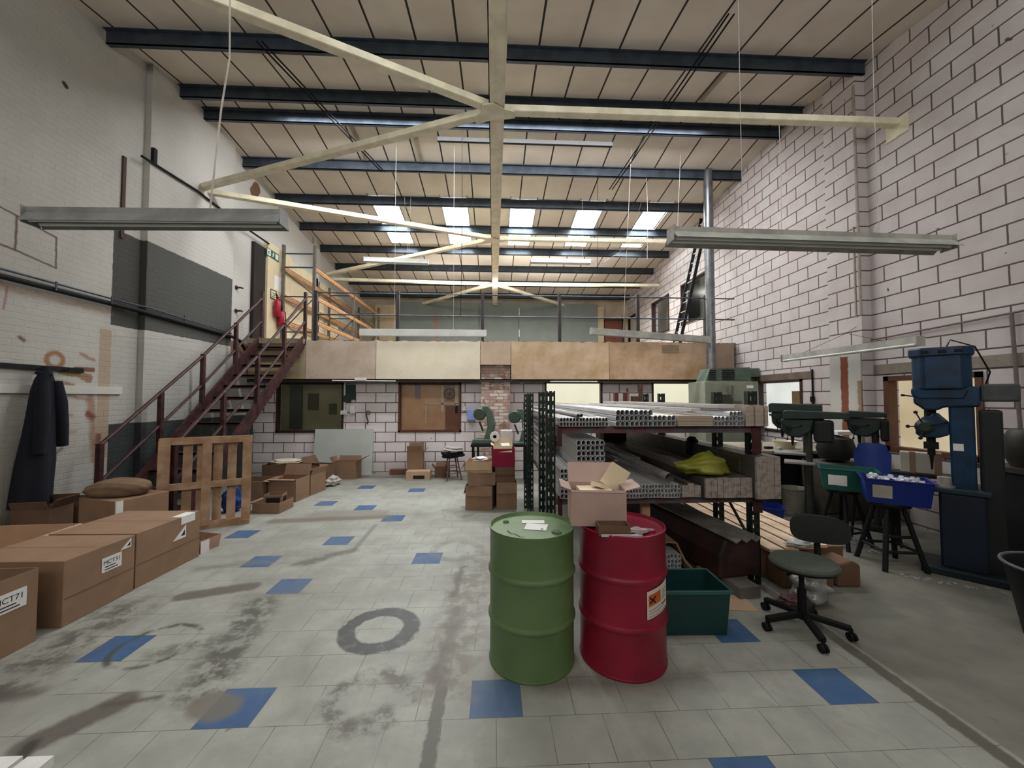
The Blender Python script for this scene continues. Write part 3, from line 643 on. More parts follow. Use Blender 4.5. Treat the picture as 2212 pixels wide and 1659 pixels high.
def extinguisher(y, z, label, h=.46):
    t = thing('fire_extinguisher', label, 'fire extinguisher', (XL + .2, y, z), 0, 'fire extinguishers on the cream panel')
    mb = MB(); mb.lathe([(.06, 0), (.075, .02), (.075, h * .8), (.06, h * .9), (.025, h * .96), (.025, h)], 20); mb.build('cylinder', m_redext, t, smooth=True)
    mb = MB(); mb.cbox((0, 0, h + .02), (.04, .05, .04)); mb.bar((0, 0, h + .04), (.02, -.13, h + .06), .02, .012); mb.bar((0, 0, h + .07), (.02, -.12, h + .1), .02, .012); mb.build('valve_handle', m_black, t)
    mb = MB(); mb.tube([(0, .03, h), (.05, .09, h - .04), (.06, .1, h - .2), (.055, .095, h * .35)], .012, 8); mb.build('hose', m_black, t)
    mb = MB(); mb.tube([(.0, -.03, h + .02), (.0, -.03, h + .02)], .01, 6, False)
    mb = MB(); mb.box(-.1, 0, -.02, .02, h * .5, h * .56); mb.build('bracket', m_steel, t); return t
extinguisher(9.72, 3.72, 'red fire extinguisher, the higher left one beside the racking'); extinguisher(9.9, 3.5, 'red fire extinguisher, the lower right one beside the racking', .44)

# pallet racking along the left wall
t = thing('pallet_racking', 'orange-beamed pallet racking along the left wall of the mezzanine', 'racking', (-4.9, 12.5, 3.05))
RY = (10.0, 12.75, 15.5)
for y in RY:
    for x in (-5.32, -4.55):
        mb = MB(); mb.box(x - .035, x + .035, y - .03, y + .03, 3.05, 5.62 if y < 11 else 5.3); mb.build('upright', M('rack_upright_steel', '#6e675d', .5, .2, .3, 9) if y == RY[0] and x < -5 else bpy.data.materials['rack_upright_steel'], t, world=True)
    for z in (3.4, 4.3, 5.05, 5.4):
        if y > 11 and z > 5.1: continue
        mb = MB(); mb.box(-5.32, -4.55, y - .012, y + .012, z - .015, z + .015); mb.build('cross_brace', m_steel, t, world=True)
    mb = MB(); mb.bar((-5.3, y, 4.95), (-4.57, y, 4.35), .02); mb.bar((-4.57, y, 4.25), (-5.3, y, 3.45), .02); mb.build('diagonal_brace', m_steel, t, world=True)
for a, b in ((RY[0], RY[1]), (RY[1], RY[2])):
    for z in (5.02, 4.3, 3.66):
        for x in (-5.32, -4.55):
            mb = MB(); mb.box(x - .02, x + .02, a + .03, b - .03, z - .05, z + .05); mb.box(x - .028, x + .028, a + .03, b - .03, z - .012, z + .006)
            be = mb.build('beam', m_orange, t, world=True)
            mb = MB(); mb.box(x + .0 - .024, x + .024, a + .03, b - .03, z + .05, z + .062); mb.build('beam_lip', m_orangered, be, world=True)

# ladder leaning on the right wall
t = thing('ladder', 'black aluminium ladder leaning against the block wall on the mezzanine', 'ladder', (4.9, 10.0, 3.05))
A = Vector((4.78, 0, 3.06)); B = Vector((5.62, 0, 6.6))
for y in (9.78, 10.13):
    mb = MB(); mb.bar((A.x, y, A.z), (B.x, y, B.z), .03, .075); mb.build('stile', m_black, t, world=True)
for k in range(13):
    p = A.lerp(B, (k + .6) / 13.3); mb = MB(); mb.tube([(p.x, 9.78, p.z), (p.x, 10.13, p.z)], .013, 8); mb.build('rung', m_alu, t, world=True)

# ------------------------------------------------------------------ stairs
t = thing('metal_staircase', 'open-tread maroon metal staircase up to the mezzanine at the left wall', 'staircase', (-4.73, 7.2, 0))
def sz(y): return .02 + .878 * (y - 5.5)
for i, x in enumerate((-5.2, -4.25)):
    mb = MB(); mb.bar((x, 5.52, sz(5.52) + .03), (x, 8.9, sz(8.9) + .03), .05, .21); mb.build('stringer', m_maroon, t, world=True)
    for y, zt in ((5.42, 1.14), (6.34, 1.83), (7.2, 2.53), (8.07, 3.26), (8.93, 4.13)):
        mb = MB(); zb = 0 if y < 5.5 else sz(y) - .05
        mb.box(x - .03, x + .03, y - .03, y + .03, zb, zt); mb.build('post', m_maroon, t, world=True)
    mb = MB(); mb.tube([(x, 5.42, 1.12), (x, 7.2, 2.5), (x, 8.07, 3.24), (x, 8.93, 3.99)], .026, 8); mb.build('handrail', m_maroon, t, world=True)
    mb = MB(); mb.tube([(x, 5.42, .62), (x, 7.2, 1.98), (x, 8.07, 2.72), (x, 8.93, 3.47)], .022, 8); mb.build('mid_rail', m_maroon, t, world=True)
for k in range(13):
    y = 5.62 + k * .262; z = .21 + k * .222
    if z > 3.0: break
    mb = MB(); mb.box(-5.18, -4.27, y, y + .25, z - .03, z); mb.box(-5.18, -4.27, y, y + .02, z - .06, z); mb.build('tread', m_maroon, t, world=True)
for y in (5.46,):
    mb = MB(); mb.box(-4.28, -4.22, 6.9, 6.96, 0, 1.2); mb.build('support_leg', m_machgreen, t, world=True)
mb = MB(); mb.box(-5.45, -4.22, 8.80, 8.87, 2.95, 3.06); mb.build('landing_edge', M('landing_edge_beige', '#8f866c', .8), t, world=True)
# rail stubs on the left wall
for z_, l in ((4.1, 'upper short rail stub on the left wall at the stair top'), (3.6, 'lower short rail stub on the left wall at the stair top')):
    mb = MB(); mb.tube([(XL + .01, 8.5, z_), (XL + .1, 8.5, z_), (XL + .1, 8.56, z_)], .02, 8); mb.lathe([(0, 0), (.045, 0), (.045, .012), (0, .012)], 16); mb.xf(T(XL + .005, 8.5, z_) @ Matrix.Rotation(R(90), 4, 'Y'), len(mb.v) - 64)
    tag(mb.build('rail_stub', m_maroon), l, 'bracket')

# ------------------------------------------------------------------ services on the left wall
mb = MB(); mb.tube([(XL + .07, 3.0, 3.1), (XL + .07, 6.0, 3.08), (XL + .13, 6.3, 3.06), (XL + .13, 8.22, 3.0), (XL + .1, 8.5, 2.96), (XL + .06, 8.9, 2.66)], .032, 10); tag(mb.build('cable_pipe', m_black), 'thick dark pipe running along the left wall past the stairs', 'pipe')
mb = MB(); mb.tube([(XL + .05, 3.0, 3.19), (XL + .05, 6.0, 3.16), (XL + .13, 6.3, 3.15), (XL + .13, 8.2, 3.06)], .012, 8)
for y in (5.0, 5.7, 7.0): mb.box(XL + .105, XL + .115, y, y + .02, 3.07, 3.18)
tag(mb.build('cable_conduit', m_steel), 'thin conduit with clips above the thick pipe on the left wall', 'pipe')
mb = MB(); mb.tube([(XL + .12, 6.08, 5.44), (XL + .12, 7.2, 5.5), (XL + .12, 8.3, 5.43), (XL + .12, 9.45, 5.43)], .02, 8); mb.box(XL + .02, XL + .14, 6.27, 6.33, 5.46, 5.7)
tag(mb.build('wall_pipe', m_black), 'dark pipe high on the left wall running to the cream panel', 'pipe')
mb = MB(); mb.box(XL, XL + .025, 5.9, 5.95, 4.1, 5.33); tag(mb.build('cable_trunking', M('rusty_strip', '#4a2f2a', .7)), 'narrow vertical dark strip above the grey painted patch', 'cable cover')
mb = MB(); mb.box(XL, XL + .03, 3.0, 6.0, 1.8, 1.905); tag(mb.build('dado_board', M('white_gloss_board', '#c6c5bf', .5, 0, .08, 3)), 'white painted board fixed across the left wall behind the coat', 'board')
mb = MB(); mb.box(XL, XL + .03, 3.0, 5.45, 2.08, 2.14); rail = tag(mb.build('coat_rail', m_black), 'dark coat rail on the left wall', 'rail')
mb = MB()
for y in (4.2, 4.93, 5.2): mb.tube([(XL + .03, y, 2.1), (XL + .09, y, 2.09), (XL + .1, y, 2.13)], .008, 6)
mb.build('hook', m_black, rail, world=True)
# overall coat hanging from the rail
def coat():
    rows = [(2.12, 4.90, .03, .03), (2.06, 4.9, .05, .05), (1.96, 4.89, .09, .07), (1.84, 4.89, .12, .085), (1.6, 4.87, .13, .1), (1.3, 4.85, .145, .11), (1.0, 4.83, .17, .12), (.75, 4.81, .18, .12), (.5, 4.8, .19, .12), (.49, 4.8, .17, .09)]
    n = 28; mb = MB(); vs = []; fs = []
    for z, yc, wy, wx in rows:
        for k in range(n):
            a = 2 * math.pi * k / n; fold = 1 + .10 * math.sin(5 * a + z * 2) * min(1, (2.1 - z))
            vs.append((XL + .15 + wx * math.cos(a) * fold, yc + wy * math.sin(a) * fold, z))
    for i in range(len(rows) - 1):
        for k in range(n): k2 = (k + 1) % n; fs.append((i * n + k, i * n + k2, (i + 1) * n + k2, (i + 1) * n + k))
    fs.append(tuple(range(n))); fs.append(tuple((len(rows) - 1) * n + k for k in range(n)))
    mb.add(vs, fs); return mb
m_navy = M('navy_cotton', '#0a0f1c', .9, 0, .3, 6)
t = thing('work_coat', 'long dark navy work coat hanging on the left wall', 'coat', (XL + .15, 4.9, .49))
coat().build('body', m_navy, t, world=True, smooth=True)
mb = MB(); mb.tube([(XL + .2, 4.97, 1.95), (XL + .22, 5.0, 1.7), (XL + .22, 5.03, 1.4), (XL + .2, 5.06, 1.16)], [.05, .065, .06, .055], 14); mb.build('sleeve', m_navy, t, world=True, smooth=True)
mb = MB(); mb.tube([(XL + .2, 4.83, 1.95), (XL + .24, 4.8, 1.7), (XL + .26, 4.78, 1.4), (XL + .25, 4.77, 1.1)], [.05, .065, .06, .055], 14); mb.build('sleeve', m_navy, t, world=True, smooth=True)
mb = MB(); mb.tube([(XL + .12, 4.82, 2.05), (XL + .2, 4.9, 2.02), (XL + .12, 4.98, 2.05), (XL + .1, 4.9, 2.1)], .025, 8); mb.build('collar', m_navy, t, world=True, smooth=True)

# ------------------------------------------------------------------ hanging light fittings
def fitting(L_, w=.14, h=.05, trough=True, mat=None, endmat=None):
    """along local X, centred; returns builder of parts on a root"""
    def go(t):
        mb = MB(); mb.box(-L_ / 2, L_ / 2, -.035, .035, .045, .1) if trough else mb.box(-L_ / 2, L_ / 2, -.06, .06, -.035, .1); mb.build('spine', mat, t)
        if trough:
            mb = MB(); mb.prism([(-w / 2, -.02), (-w / 2 + .006, -.02), (-.035, .05), (.035, .05), (w / 2 - .006, -.02), (w / 2, -.02), (.04, .056), (-.04, .056)], 'x', -L_ / 2, L_ / 2); mb.build('reflector', mat, t)
        for s in (-1, 1):
            zt_ = 0; mb = MB()
            if trough: mb.tube([(-L_ / 2 + .03, s * .035, zt_), (L_ / 2 - .03, s * .035, zt_)], .013, 8); mb.build('tube', m_tube, t)
            mb = MB(); mb.box(s * L_ / 2 - .004, s * L_ / 2 + .004, -.062, .062, -.022 if trough else -.04, .104); mb.build('end_cap', endmat or mat, t)
    return go
def hang(t, pts, r=.006, m=None):
    mb = MB(); mb.tube(pts, r, 6); return mb
def light(x, y, z, L_, rz, tilt, label, mat, wires, w=.15, trough=True, wm=None):
    t = thing('hanging_light', label, 'ceiling light', (x, y, z), rz, 'unlit fluorescent fittings'); t.rotation_euler = (0, R(tilt), rz)
    fitting(L_, w, mat=mat, trough=trough)(t)
    for k, (lx, pts) in enumerate(wires):
        w_ = MB(); w_.tube([(lx, 0, .1)] + pts, .0065 if lx == .36 and x < -2.5 else .003, 6); w_.build('suspension_cable', wm or m_wire, t)
    return t
def up(lx, dz, dx=.0): return [(lx + dx * .3, .01, .1 + dz * .4), (lx + dx, 0, .1 + dz)]
light(-2.51, 3.0, 3.06, 1.8, R(1), -1.2, 'grey hanging twin-tube light on the left, in front of the white wall', m_lampgrey, [(.36, [(.38, 0, .3), (.44, 0, .9), (.5, 0, 1.3), (.5, 0, 2.0), (.51, 0, 3.5)])], .17)
light(2.72, 3.15, 3.06, 2.5, R(1), .2, 'large grey hanging twin-tube light on the right, in front of the block wall', m_grimy, [(.6, up(.6, 3.42, .02)), (-.62, up(-.62, 3.42, .0)), (.6, [(.62, 0, .25), (.56, 0, .12)])], .24)
light(-1.43, 8.0, 3.04, 2.55, 0, 0, 'white hanging light box across the left part of the mezzanine edge', m_white, [(.6, up(.6, 3.93)), (-.6, up(-.6, 3.93))], .14, False)
light(3.3, 8.0, 3.02, 2.6, R(3), 3.2, 'grimy white hanging light box tilted down to the right beside the flue', m_grimy, [(.5, up(.5, 3.93)), (-.6, up(-.6, 3.93))], .14, False)
light(-2.4, 9.6, 5.08, 1.55, 0, 1.2, 'small white hanging light under the skylights, left one', m_white, [(.3, up(.3, 1.7)), (.28, up(.28, 1.7, -.15))], .16)
light(1.68, 9.6, 5.14, 1.5, 0, .4, 'small white hanging light under the skylights, right one', m_white, [(.55, up(.55, 1.64)), (.6, [(.8, 0, .1), (1.1, 0, .05), (1.5, 0, .3), (1.9, 0, 1.0), (2.1, 0, 1.72)])], .16)
t = light(5.3, 5.7, 2.42, 2.2, R(-90 + 2), 0, 'slim white hanging tube light beside the right wall window', m_grimy, [(-.65, [(0, .12, .32), (.0, .29, .42)]), (.65, [(0, .12, .32), (0, .29, .42)])], .08, wm=m_dwire)
# loose wires
for (x, y, z0, z1, l) in ((-.62, 7.4, 3.3, 7.13, 'thin dark wire hanging from the ridge purlin left of the central beam'), (2.35, 8.6, 4.6, 6.99, 'thin dark wire hanging right of the central beam near the skylights'), (3.5, 8.6, 4.9, 6.99, 'thin wire hanging near the right-hand skylight'), (4.0, 5.15, 3.9, 5.63, 'thin pale wire hanging below the nearest cream beam by the block pier')):
    mb = MB(); mb.tube([(x, y, z1), (x + .01, y, (z0 + z1) / 2), (x - .01, y, z0)], .005, 5); tag(mb.build('hanging_wire', m_dwire if 'dark' in l else m_wire), l, 'wire')
mb = MB(); mb.box(-1.1, 2.35, 7.44, 7.5, 6.74, 6.82); tag(mb.build('cable_tray', m_black), 'dark cable tray slung under the ridge beams by the central joint', 'cable tray')
for x0, x1, y0, y1, l in ((-3.3, -2.5, 5.4, 8.6, 'pair of dark cables sloping across the roof at the upper left'), (2.95, 2.75, 4.6, 9.0, 'pair of dark cables running up the roof at the upper right')):
    mb = MB()
    for d in (0, .07): mb.tube([(x0 + d, y0, roofz(y0) - .22), (x1 + d, y1, roofz(y1) - .22)], .012, 6)
    tag(mb.build('roof_cable', m_dwire), l, 'cable')
# roof hatch frames
for (x0, x1, y0, y1, l) in ((2.6, 3.7, 5.7, 6.6, 'faint timber frame on the roof sheets at the upper right'), (-2.8, -1.6, 7.5, 8.5, 'faint timber frame on the roof sheets left of the central beam')):
    mb = MB(); z_ = [roofz(y0) - .03, roofz(y1) - .03]
    mb.bar((x0, y0, z_[0]), (x1, y0, z_[0]), .09, .04); mb.bar((x1, y0, z_[0]), (x1, y1, z_[1]), .07, .04); mb.bar((x0, y0, z_[0]), (x0, y1, z_[1]), .07, .04) if x0 < 0 else None
    tag(mb.build('roof_batten', M('roof_batten_paint', '#8d8473', .7)), l, 'frame')

# ------------------------------------------------------------------ flue and heater
t = thing('cabinet_heater', 'olive grey warm-air heater cabinet with louvred top outlet', 'heater', (5.02, 8.3, 0))
mb = MB(); mb.box(4.45, 5.62, 8.0, 8.7, 0, 2.09); mb.build('cabinet', m_heater, t, world=True, bevel=.01)
mb = MB(); mb.prism([(4.5, 2.09), (5.5, 2.09), (5.48, 2.40), (4.6, 2.37)], 'y', 8.06, 8.45); mb.box(5.35, 5.72, 8.1, 8.4, 2.2, 2.38); mb.build('outlet_head', m_lightgreen, t, world=True)
mb = MB()
for k in range(5): z_ = 2.13 + k * .046; mb.box(4.56 + k * .008, 4.71 + k * .005, 8.045, 8.06, z_, z_ + .022)
for k in range(5): z_ = 2.13 + k * .048; mb.box(4.86, 5.13, 8.045, 8.06, z_, z_ + .024)
mb.build('louvre', m_black, t, world=True)
mb = MB(); mb.box(5.36, 5.5, 7.99, 8.0, 1.95, 2.01); mb.build('label', m_paper, t, world=True)
mb = MB(); mb.box(4.63, 4.93, 7.8, 7.98, 1.26, 1.74); mb.box(4.67, 4.76, 7.8, 7.98, 1.74, 1.81); mb.box(4.82, 4.9, 7.8, 7.98, 1.74, 1.81); mb.build('burner_unit', M('olive_brown_unit', '#3f3a30', .6, 0, .3, 6), t, world=True)
mb = MB(); mb.box(4.93, 5.13, 7.82, 7.98, 1.26, 1.68); mb.tube([(4.97, 7.93, 1.6), (4.97, 7.93, 2.0)], .05, 12); mb.build('burner_pipe', M('grey_olive_pipe', '#5f6253', .5), t, world=True)
mb = MB(); mb.tube([(4.93, 8.58, 2.1), (4.93, 8.58, 6.98)], .098, 24)
for z_ in (3.1, 4.3, 5.4): mb.tube([(4.93, 8.58, z_), (4.93, 8.58, z_ + .04)], .104, 24)
tag(mb.build('flue_pipe', m_galv, smooth=True), 'tall galvanised flue pipe rising from the heater to the roof', 'pipe')
# ------------------------------------------------------------------ rack of aluminium profiles
t = thing('shelving_frame', 'dark green slotted steel rack carrying the aluminium profiles', 'rack', (1.5, 4.9, 0))
def slotted(parent, x, y, h=1.81, s=1, mat=None, w=.085):
    mb = MB(); f = .0
    yf = y; x0 = x - w / 2
    cols = [(0, .016), (.028, .057), (.069, .085)]
    for a, b in cols: mb.box(x0 + a, x0 + b, yf, yf + .003, 0, h)
    k = 0; z = 0
    while z < h:
        for a, b in ((.016, .028), (.057, .069)): mb.box(x0 + a, x0 + b, yf, yf + .003, z, min(z + .04, h))
        z += .08
    mb.box(x0, x0 + .003, yf, yf + .07, 0, h); mb.box(x0 + w - .003, x0 + w, yf, yf + .07, 0, h)
    return mb.build('upright', mat or m_greensteel, parent, world=True)
for y in (3.6, 4.17, 5.6, 6.2):
    for x in (.53, 2.47): slotted(t, x, y)
for y0, y1 in ((3.6, 4.17), (5.6, 6.2)):
    for x in (.55, 2.5):
        mb = MB(); mb.bar((x, y0 + .05, .3), (x, y1, .75), .02); mb.bar((x, y1, .8), (x, y0 + .05, 1.3), .02); mb.bar((x, y0, .2), (x, y1, .2), .02); mb.build('diagonal_brace', m_greensteel, t, world=True)
for z in (1.42, .77):
    for y in (3.575, 6.22):
        mb = MB(); mb.box(.57, 2.56, y, y + .05, z, z + .065); be = mb.build('beam', m_redbeam, t, world=True)
        mb = MB(); mb.box(.59, .63, y - .006, y, z - .12, z + .08); mb.build('beam_connector', m_redrust, be, world=True)
        mb = MB(); mb.box(2.43, 2.52, y - .008, y, z - .2 if z > 1 else z - .1, z + .05); mb.build('beam_connector', m_redrust, be, world=True)
for z in (1.42, .77):
    for x in (.62, 1.5, 2.4):
        mb = MB(); mb.box(x - .03, x + .03, 3.63, 6.22, z + .02, z + .06); mb.build('cross_bearer', m_redbeam, t, world=True)
mb = MB(); mb.box(1.42, 1.5, 3.7, 3.75, 0, .8); mb.build('timber_prop', m_wood, t, world=True)

def arch(w, h, tk):
    """outline of a round-topped channel tube"""
    n = 8; r = w / 2
    def ol(w_, h_, o): 
        r_ = w_ / 2; p = [(-r_, o), (r_, o)]
        return p + [(r_ * math.cos(math.pi * k / n), o + h_ - r_ + r_ * math.sin(math.pi * k / n)) for k in range(n + 1)]
    return ol(w, h, 0), ol(w - 2 * tk, h - 2 * tk, tk)
def profile_mesh(w, h, L_, tk=.0028):
    a, b = arch(w, h, tk * 1.15); n = len(a); mb = MB(); vs = []
    for y in (0, L_):
        for p in (a, b): vs += [(u, y, v) for u, v in p]
    fs = []
    for i in range(n):
        j = (i + 1) % n
        fs += [(i, j, n + j, n + i), (i, 2 * n + i, 2 * n + j, j), (n + i, n + j, 3 * n + j, 3 * n + i)]
    fs.append(tuple(range(2 * n, 3 * n)))
    mb.add(vs, fs); return mb
def stack(x0, z0, y, w, h, tk, counts, L_, label, group, align='l'):
    proto = None; i = 0
    for r, c in enumerate(counts):
        nmax = counts[0]; st = 0 if align == 'l' else nmax - c
        for k in range(c):
            X = x0 + (st + k + .5) * w[0]; Z = z0 + r * h[0]; Y = y + random.uniform(-.012, .012)
            if proto is None:
                proto = profile_mesh(w[1], h[1], L_, tk).build('aluminium_profile', m_alu, recenter=False); tag(proto, label, 'metal profile', group); o = proto
            else: o = proto.copy(); C.objects.link(o)
            o.location = (X, Y, Z)
gr = 'hollow aluminium profiles '
stack(.60, 1.488, 3.52, (.0297, .0285), (.040, .039), .0026, [15, 15], 3.9, 'slim hollow aluminium profile at the left end of the top shelf', gr + 'left on the top shelf')
stack(1.11, 1.488, 3.50, (.0431, .0415), (.0502, .049), .003, [13, 13, 8], 3.9, 'larger hollow aluminium profile stacked in the middle of the top shelf', gr + 'middle of the top shelf')
stack(2.03, 1.488, 3.50, (.0352, .034), (.0452, .044), .0028, [8, 8, 4], 3.9, 'hollow aluminium profile in the small stack at the right end of the top shelf', gr + 'right on the top shelf', 'r')
stack(.75, .835, 3.5, (.0425, .041), (.0484, .047), .003, [6] * 11, 3.9, 'hollow aluminium profile in the tall narrow stack on the middle shelf', gr + 'in the tall middle-shelf stack')
stack(.605, .835, 3.52, (.034, .033), (.0447, .0435), .0028, [4] * 6, 3.9, 'hollow aluminium profile in the short stack beside the left rack post', gr + 'beside the left rack post')
stack(1.08, .84, 3.5, (.0296, .0285), (.0403, .039), .0026, [21, 21, 21, 6], 3.9, 'slim hollow aluminium profile in the wide low stack on the middle shelf', gr + 'in the wide middle-shelf stack')
# top-shelf extras
m_mesh = None
g = G('bundle_of_fine_tube_ends'); _, x, y, z = g.xyz(); fac, _c = g.brick(x, z, .016, .014, .002, .3); base = g.mix(fac, lin('#b9ab98'), lin('#6f6355')); m_mesh = g.out(base, .6)
mb = MB(); mb.box(1.69, 2.02, 3.5, 7.3, 1.488, 1.583); o = mb.build('profile_bundle', [m_mesh]); tag(o, 'flat beige bundle of fine square tubes between the top-shelf stacks', 'bundle')
for i in range(7):
    x0 = 2.33 + i * .031; mb = MB(); mb.box(x0, x0 + .028, 3.5 + .01 * (i % 3), 7.3, 1.486, 1.67 + .006 * ((i * 5) % 3))
    tag(mb.build('flat_bar', M('dusty_bar_ends', '#b5a79b', .6, .1, .3, 14) if i == 0 else bpy.data.materials['dusty_bar_ends']), 'flat aluminium bar on edge at the right end of the top shelf', 'metal bar', 'flat bars on edge at the right end of the top shelf')
for (xa, xb, xc, w_, z_, l) in ((2.22, 2.15, 0, .16, 1.665, 'widest long flat aluminium strip on top of the upper profiles'), (1.92, 1.86, 0, .09, 1.632, 'long flat aluminium strip just left of the widest one'), (1.55, 1.2, 0, .05, 1.65, 'narrow aluminium strip lying askew on the middle of the top shelf'), (.95, .78, 0, .03, 1.58, 'thin aluminium strip lying on the left stack of the top shelf')):
    mb = MB(); mb.bar((xa, 3.62, z_), (xb, 7.3, z_ + .0), w_, .03 if w_ > .06 else .012); tag(mb.build('flat_strip', m_alu), l, 'metal strip')
for dx in (0, .033):
    mb = MB(); mb.tube([(.765 + dx * .9, 3.5, 1.587), (.66 + dx, 6.8, 1.587)], .015, 10, False); mb.tube([(.765 + dx * .9, 3.502, 1.587), (.765 + dx * .9, 3.51, 1.587)], .0135, 10)
    mb.mi[-12:] = [1] * 12; tag(mb.build('round_rod', [m_alud, m_black]), 'small round black-ended rod lying on the left stack of the top shelf', 'rod', 'pair of small rods on the top shelf')
mb = MB(); mb.cbox((1.96, 3.75, 1.61), (.14, .05, .015)); tag(mb.build('offcut', m_paper), 'small pale offcut lying on the top-shelf strips', 'offcut')
# middle shelf: dirty bundles
g = G('dusty_wrapped_bar_ends'); _, x, y, z = g.xyz()
fac, _c = g.brick(z, x, .11, .012, .0016, .4); nn = g.noise(22, 5, .6)
base = g.mix(g.ramp(nn, .4, .7), lin('#a39a92'), lin('#7b706a')); base = g.mix(g.op('MULTIPLY', fac, .6), base, lin('#453c37')); m_ends = g.out(base, .75)
m_side = M('dusty_bar_sides', '#6d6762', .45, .35, .3, 6)
def bundle(x0, x1, y0, y1, z0, z1, label, round_=0, name='bar_bundle', ends=None):
    mb = MB(); w = x1 - x0; n = max(3, int(w / .05))
    t = thing(name, label, 'bundle of bars', ((x0 + x1) / 2, y0, z0))
    for k in range(n):
        a = x0 + w * k / n; mb = MB(); rz = round_ * random.random(); mb.m = 0
        mb.box(a + .001, a + w / n - .001, y0 + random.uniform(0, .02), y0 + .03, z0, z1 - rz); mb.m = 1; mb.box(a + .001, a + w / n - .001, y0 + .03, y1, z0, z1 - rz)
        mb.build('bar', [ends or m_ends, m_side], t, world=True)
    return t
bundle(1.72, 1.90, 3.5, 7.2, .84, .98, 'jumbled dusty bundle of bars right of the wide stack on the middle shelf', .04)
bundle(1.92, 2.36, 3.46, 7.2, .84, 1.02, 'wide flat bundle of dusty bars under the yellow bag on the middle shelf', .008)
t_ = bundle(2.37, 2.60, 3.42, 7.3, .835, 1.22, 'tall dusty bundle of bars at the right end of the middle shelf', .012)
mb = MB(); mb.box(2.361, 2.37, 3.66, 4.1, 1.03, 1.17); mb.build('tape_patch', M('olive_tape', '#4a4a2c', .6), t_, world=True)
t = thing('loose_bars', 'loose aluminium bars heaped behind the left rack post on the middle shelf', 'metal bars', (.75, 4.4, .83))
for k in range(22):
    c, r = k % 5, k // 5; x0 = .61 + c * .075 + random.uniform(-.02, .02); z0 = 1.11 + r * .05
    mb = MB(); mb.bar((x0, 4.35 + random.uniform(0, .35), z0), (x0 + random.uniform(-.05, .05), 7.4, z0 + random.uniform(-.01, .02)), .055, .03); mb.build('bar', m_alu if k % 3 else m_alud, t, world=True)
t = thing('loose_bars', 'flat aluminium bars lying on the wide low stack of the middle shelf', 'metal bars', (1.4, 4.2, .97))
for k in range(9):
    x0 = 1.12 + k * .062; mb = MB(); mb.bar((x0, 4.3 + .1 * (k % 4), 1.03 + .02 * (k % 3)), (x0 - .05, 7.3, 1.04 + .02 * (k % 3)), .045, .022); mb.build('bar', m_alu if k % 2 else m_alud, t, world=True)
mb = MB(); mb.tube([(1.58, 3.45, 1.03), (1.3, 5.4, 1.17)], .04, 20, False); mb.tube([(1.58, 3.455, 1.03), (1.3, 5.4, 1.05)], .037, 20, False); mb.tube([(1.566, 3.55, 1.037), (1.565, 3.56, 1.0376)], .0368, 20)
tag(mb.build('round_tube', [m_alud], smooth=True), 'round aluminium tube lying across the wide stack on the middle shelf', 'tube')
# yellow bag
def blob(name, mat, label, cat, c, s, seed, rough=.35, parts=None, n=5, peak=0):
    bm = bmesh.new(); bmesh.ops.create_icosphere(bm, subdivisions=4, radius=1); rnd = random.Random(seed); ph = [rnd.uniform(0, 6) for _ in range(6)]
    for v in bm.verts:
        p = v.co.copy(); k = 1 + rough * (.25 * math.sin(n * p.x + ph[0]) * math.cos(n * p.y + ph[1]) + .18 * math.sin(2.1 * n * p.z + ph[2] + 2 * p.x) + .1 * math.sin(13 * p.y + 9 * p.z + ph[3]))
        zz = max(-.55, p.z); zz = zz * (1 + peak * max(0, 1 - 1.6 * math.hypot(p.x - .1, p.y))) if zz > 0 else zz
        v.co = Vector((p.x * s[0] * k, p.y * s[1] * k, zz * s[2] * k))
    zm = min(v.co.z for v in bm.verts)
    for v in bm.verts: v.co.z -= zm
    me = bpy.data.meshes.new(name); bm.to_mesh(me); bm.free(); me.materials.append(mat); me.polygons.foreach_set('use_smooth', [True] * len(me.polygons))
    o = bpy.data.objects.new(name, me); C.objects.link(o); o.location = c
    if label: tag(o, label, cat)
    return o
bag = blob('plastic_bag', M('yellow_plastic_bag', '#8b8e35', .35, 0, .3, 6), 'crumpled yellow green plastic bag on the middle shelf of the rack', 'bag', (2.0, 3.66, 1.02), (.22, .14, .10), 3, .75, n=2.6, peak=.5)
mb = MB(); mb.tube([(.02, 0, .12), (.03, .01, .18), (.06, .0, .2), (.1, -.02, .17)], [.06, .03, .03, .012], 8); mb.build('bag_neck', M('yellow_plastic_neck', '#6e7a28', .4), bag, smooth=True)
g_ = blob('work_glove', m_black, 'black glove or cloth draped over the tall bar bundle', 'glove', (2.4, 4.62, 1.195), (.05, .1, .05), 5, .4)
mb = MB(); mb.box(-.062, -.045, -.06, .04, -.13, .03); mb.build('cuff', m_black, g_)
# bottom shelf
t = thing('wrapped_bundle', 'long dark brown wrapped bundle of sections on the bottom of the rack', 'bundle', (2.3, 3.6, 0))
Mx = T(2.47, 3.56, 0) @ RZ(9)
m_wrap = M('dark_brown_wrap', '#3c2522', .55, 0, .35, 4, col2='#241615')
mb = MB(); mb.prism([(-.42, .1), (0, .1), (.02, .2), (0, .44), (-.06, .47), (-.36, .44), (-.42, .3)], 'y', 0, 3.9).xf(Mx); mb.build('wrapping', m_wrap, t, world=True, bevel=.02)
mb = MB(); [mb.tube([(-.04 - .035 * k, -.05 - .02 * (k % 3), .462), (-.04 - .035 * k, 3.9, .462)], .015, 10) for k in range(9)]; mb.xf(Mx); mb.build('bar', m_alud, t, world=True)
mb = MB(); mb.box(-.44, .03, .2, .3, 0, .1).box(-.44, .03, 2.9, 3.0, 0, .1).xf(Mx); mb.build('bearer', m_wood, t, world=True)
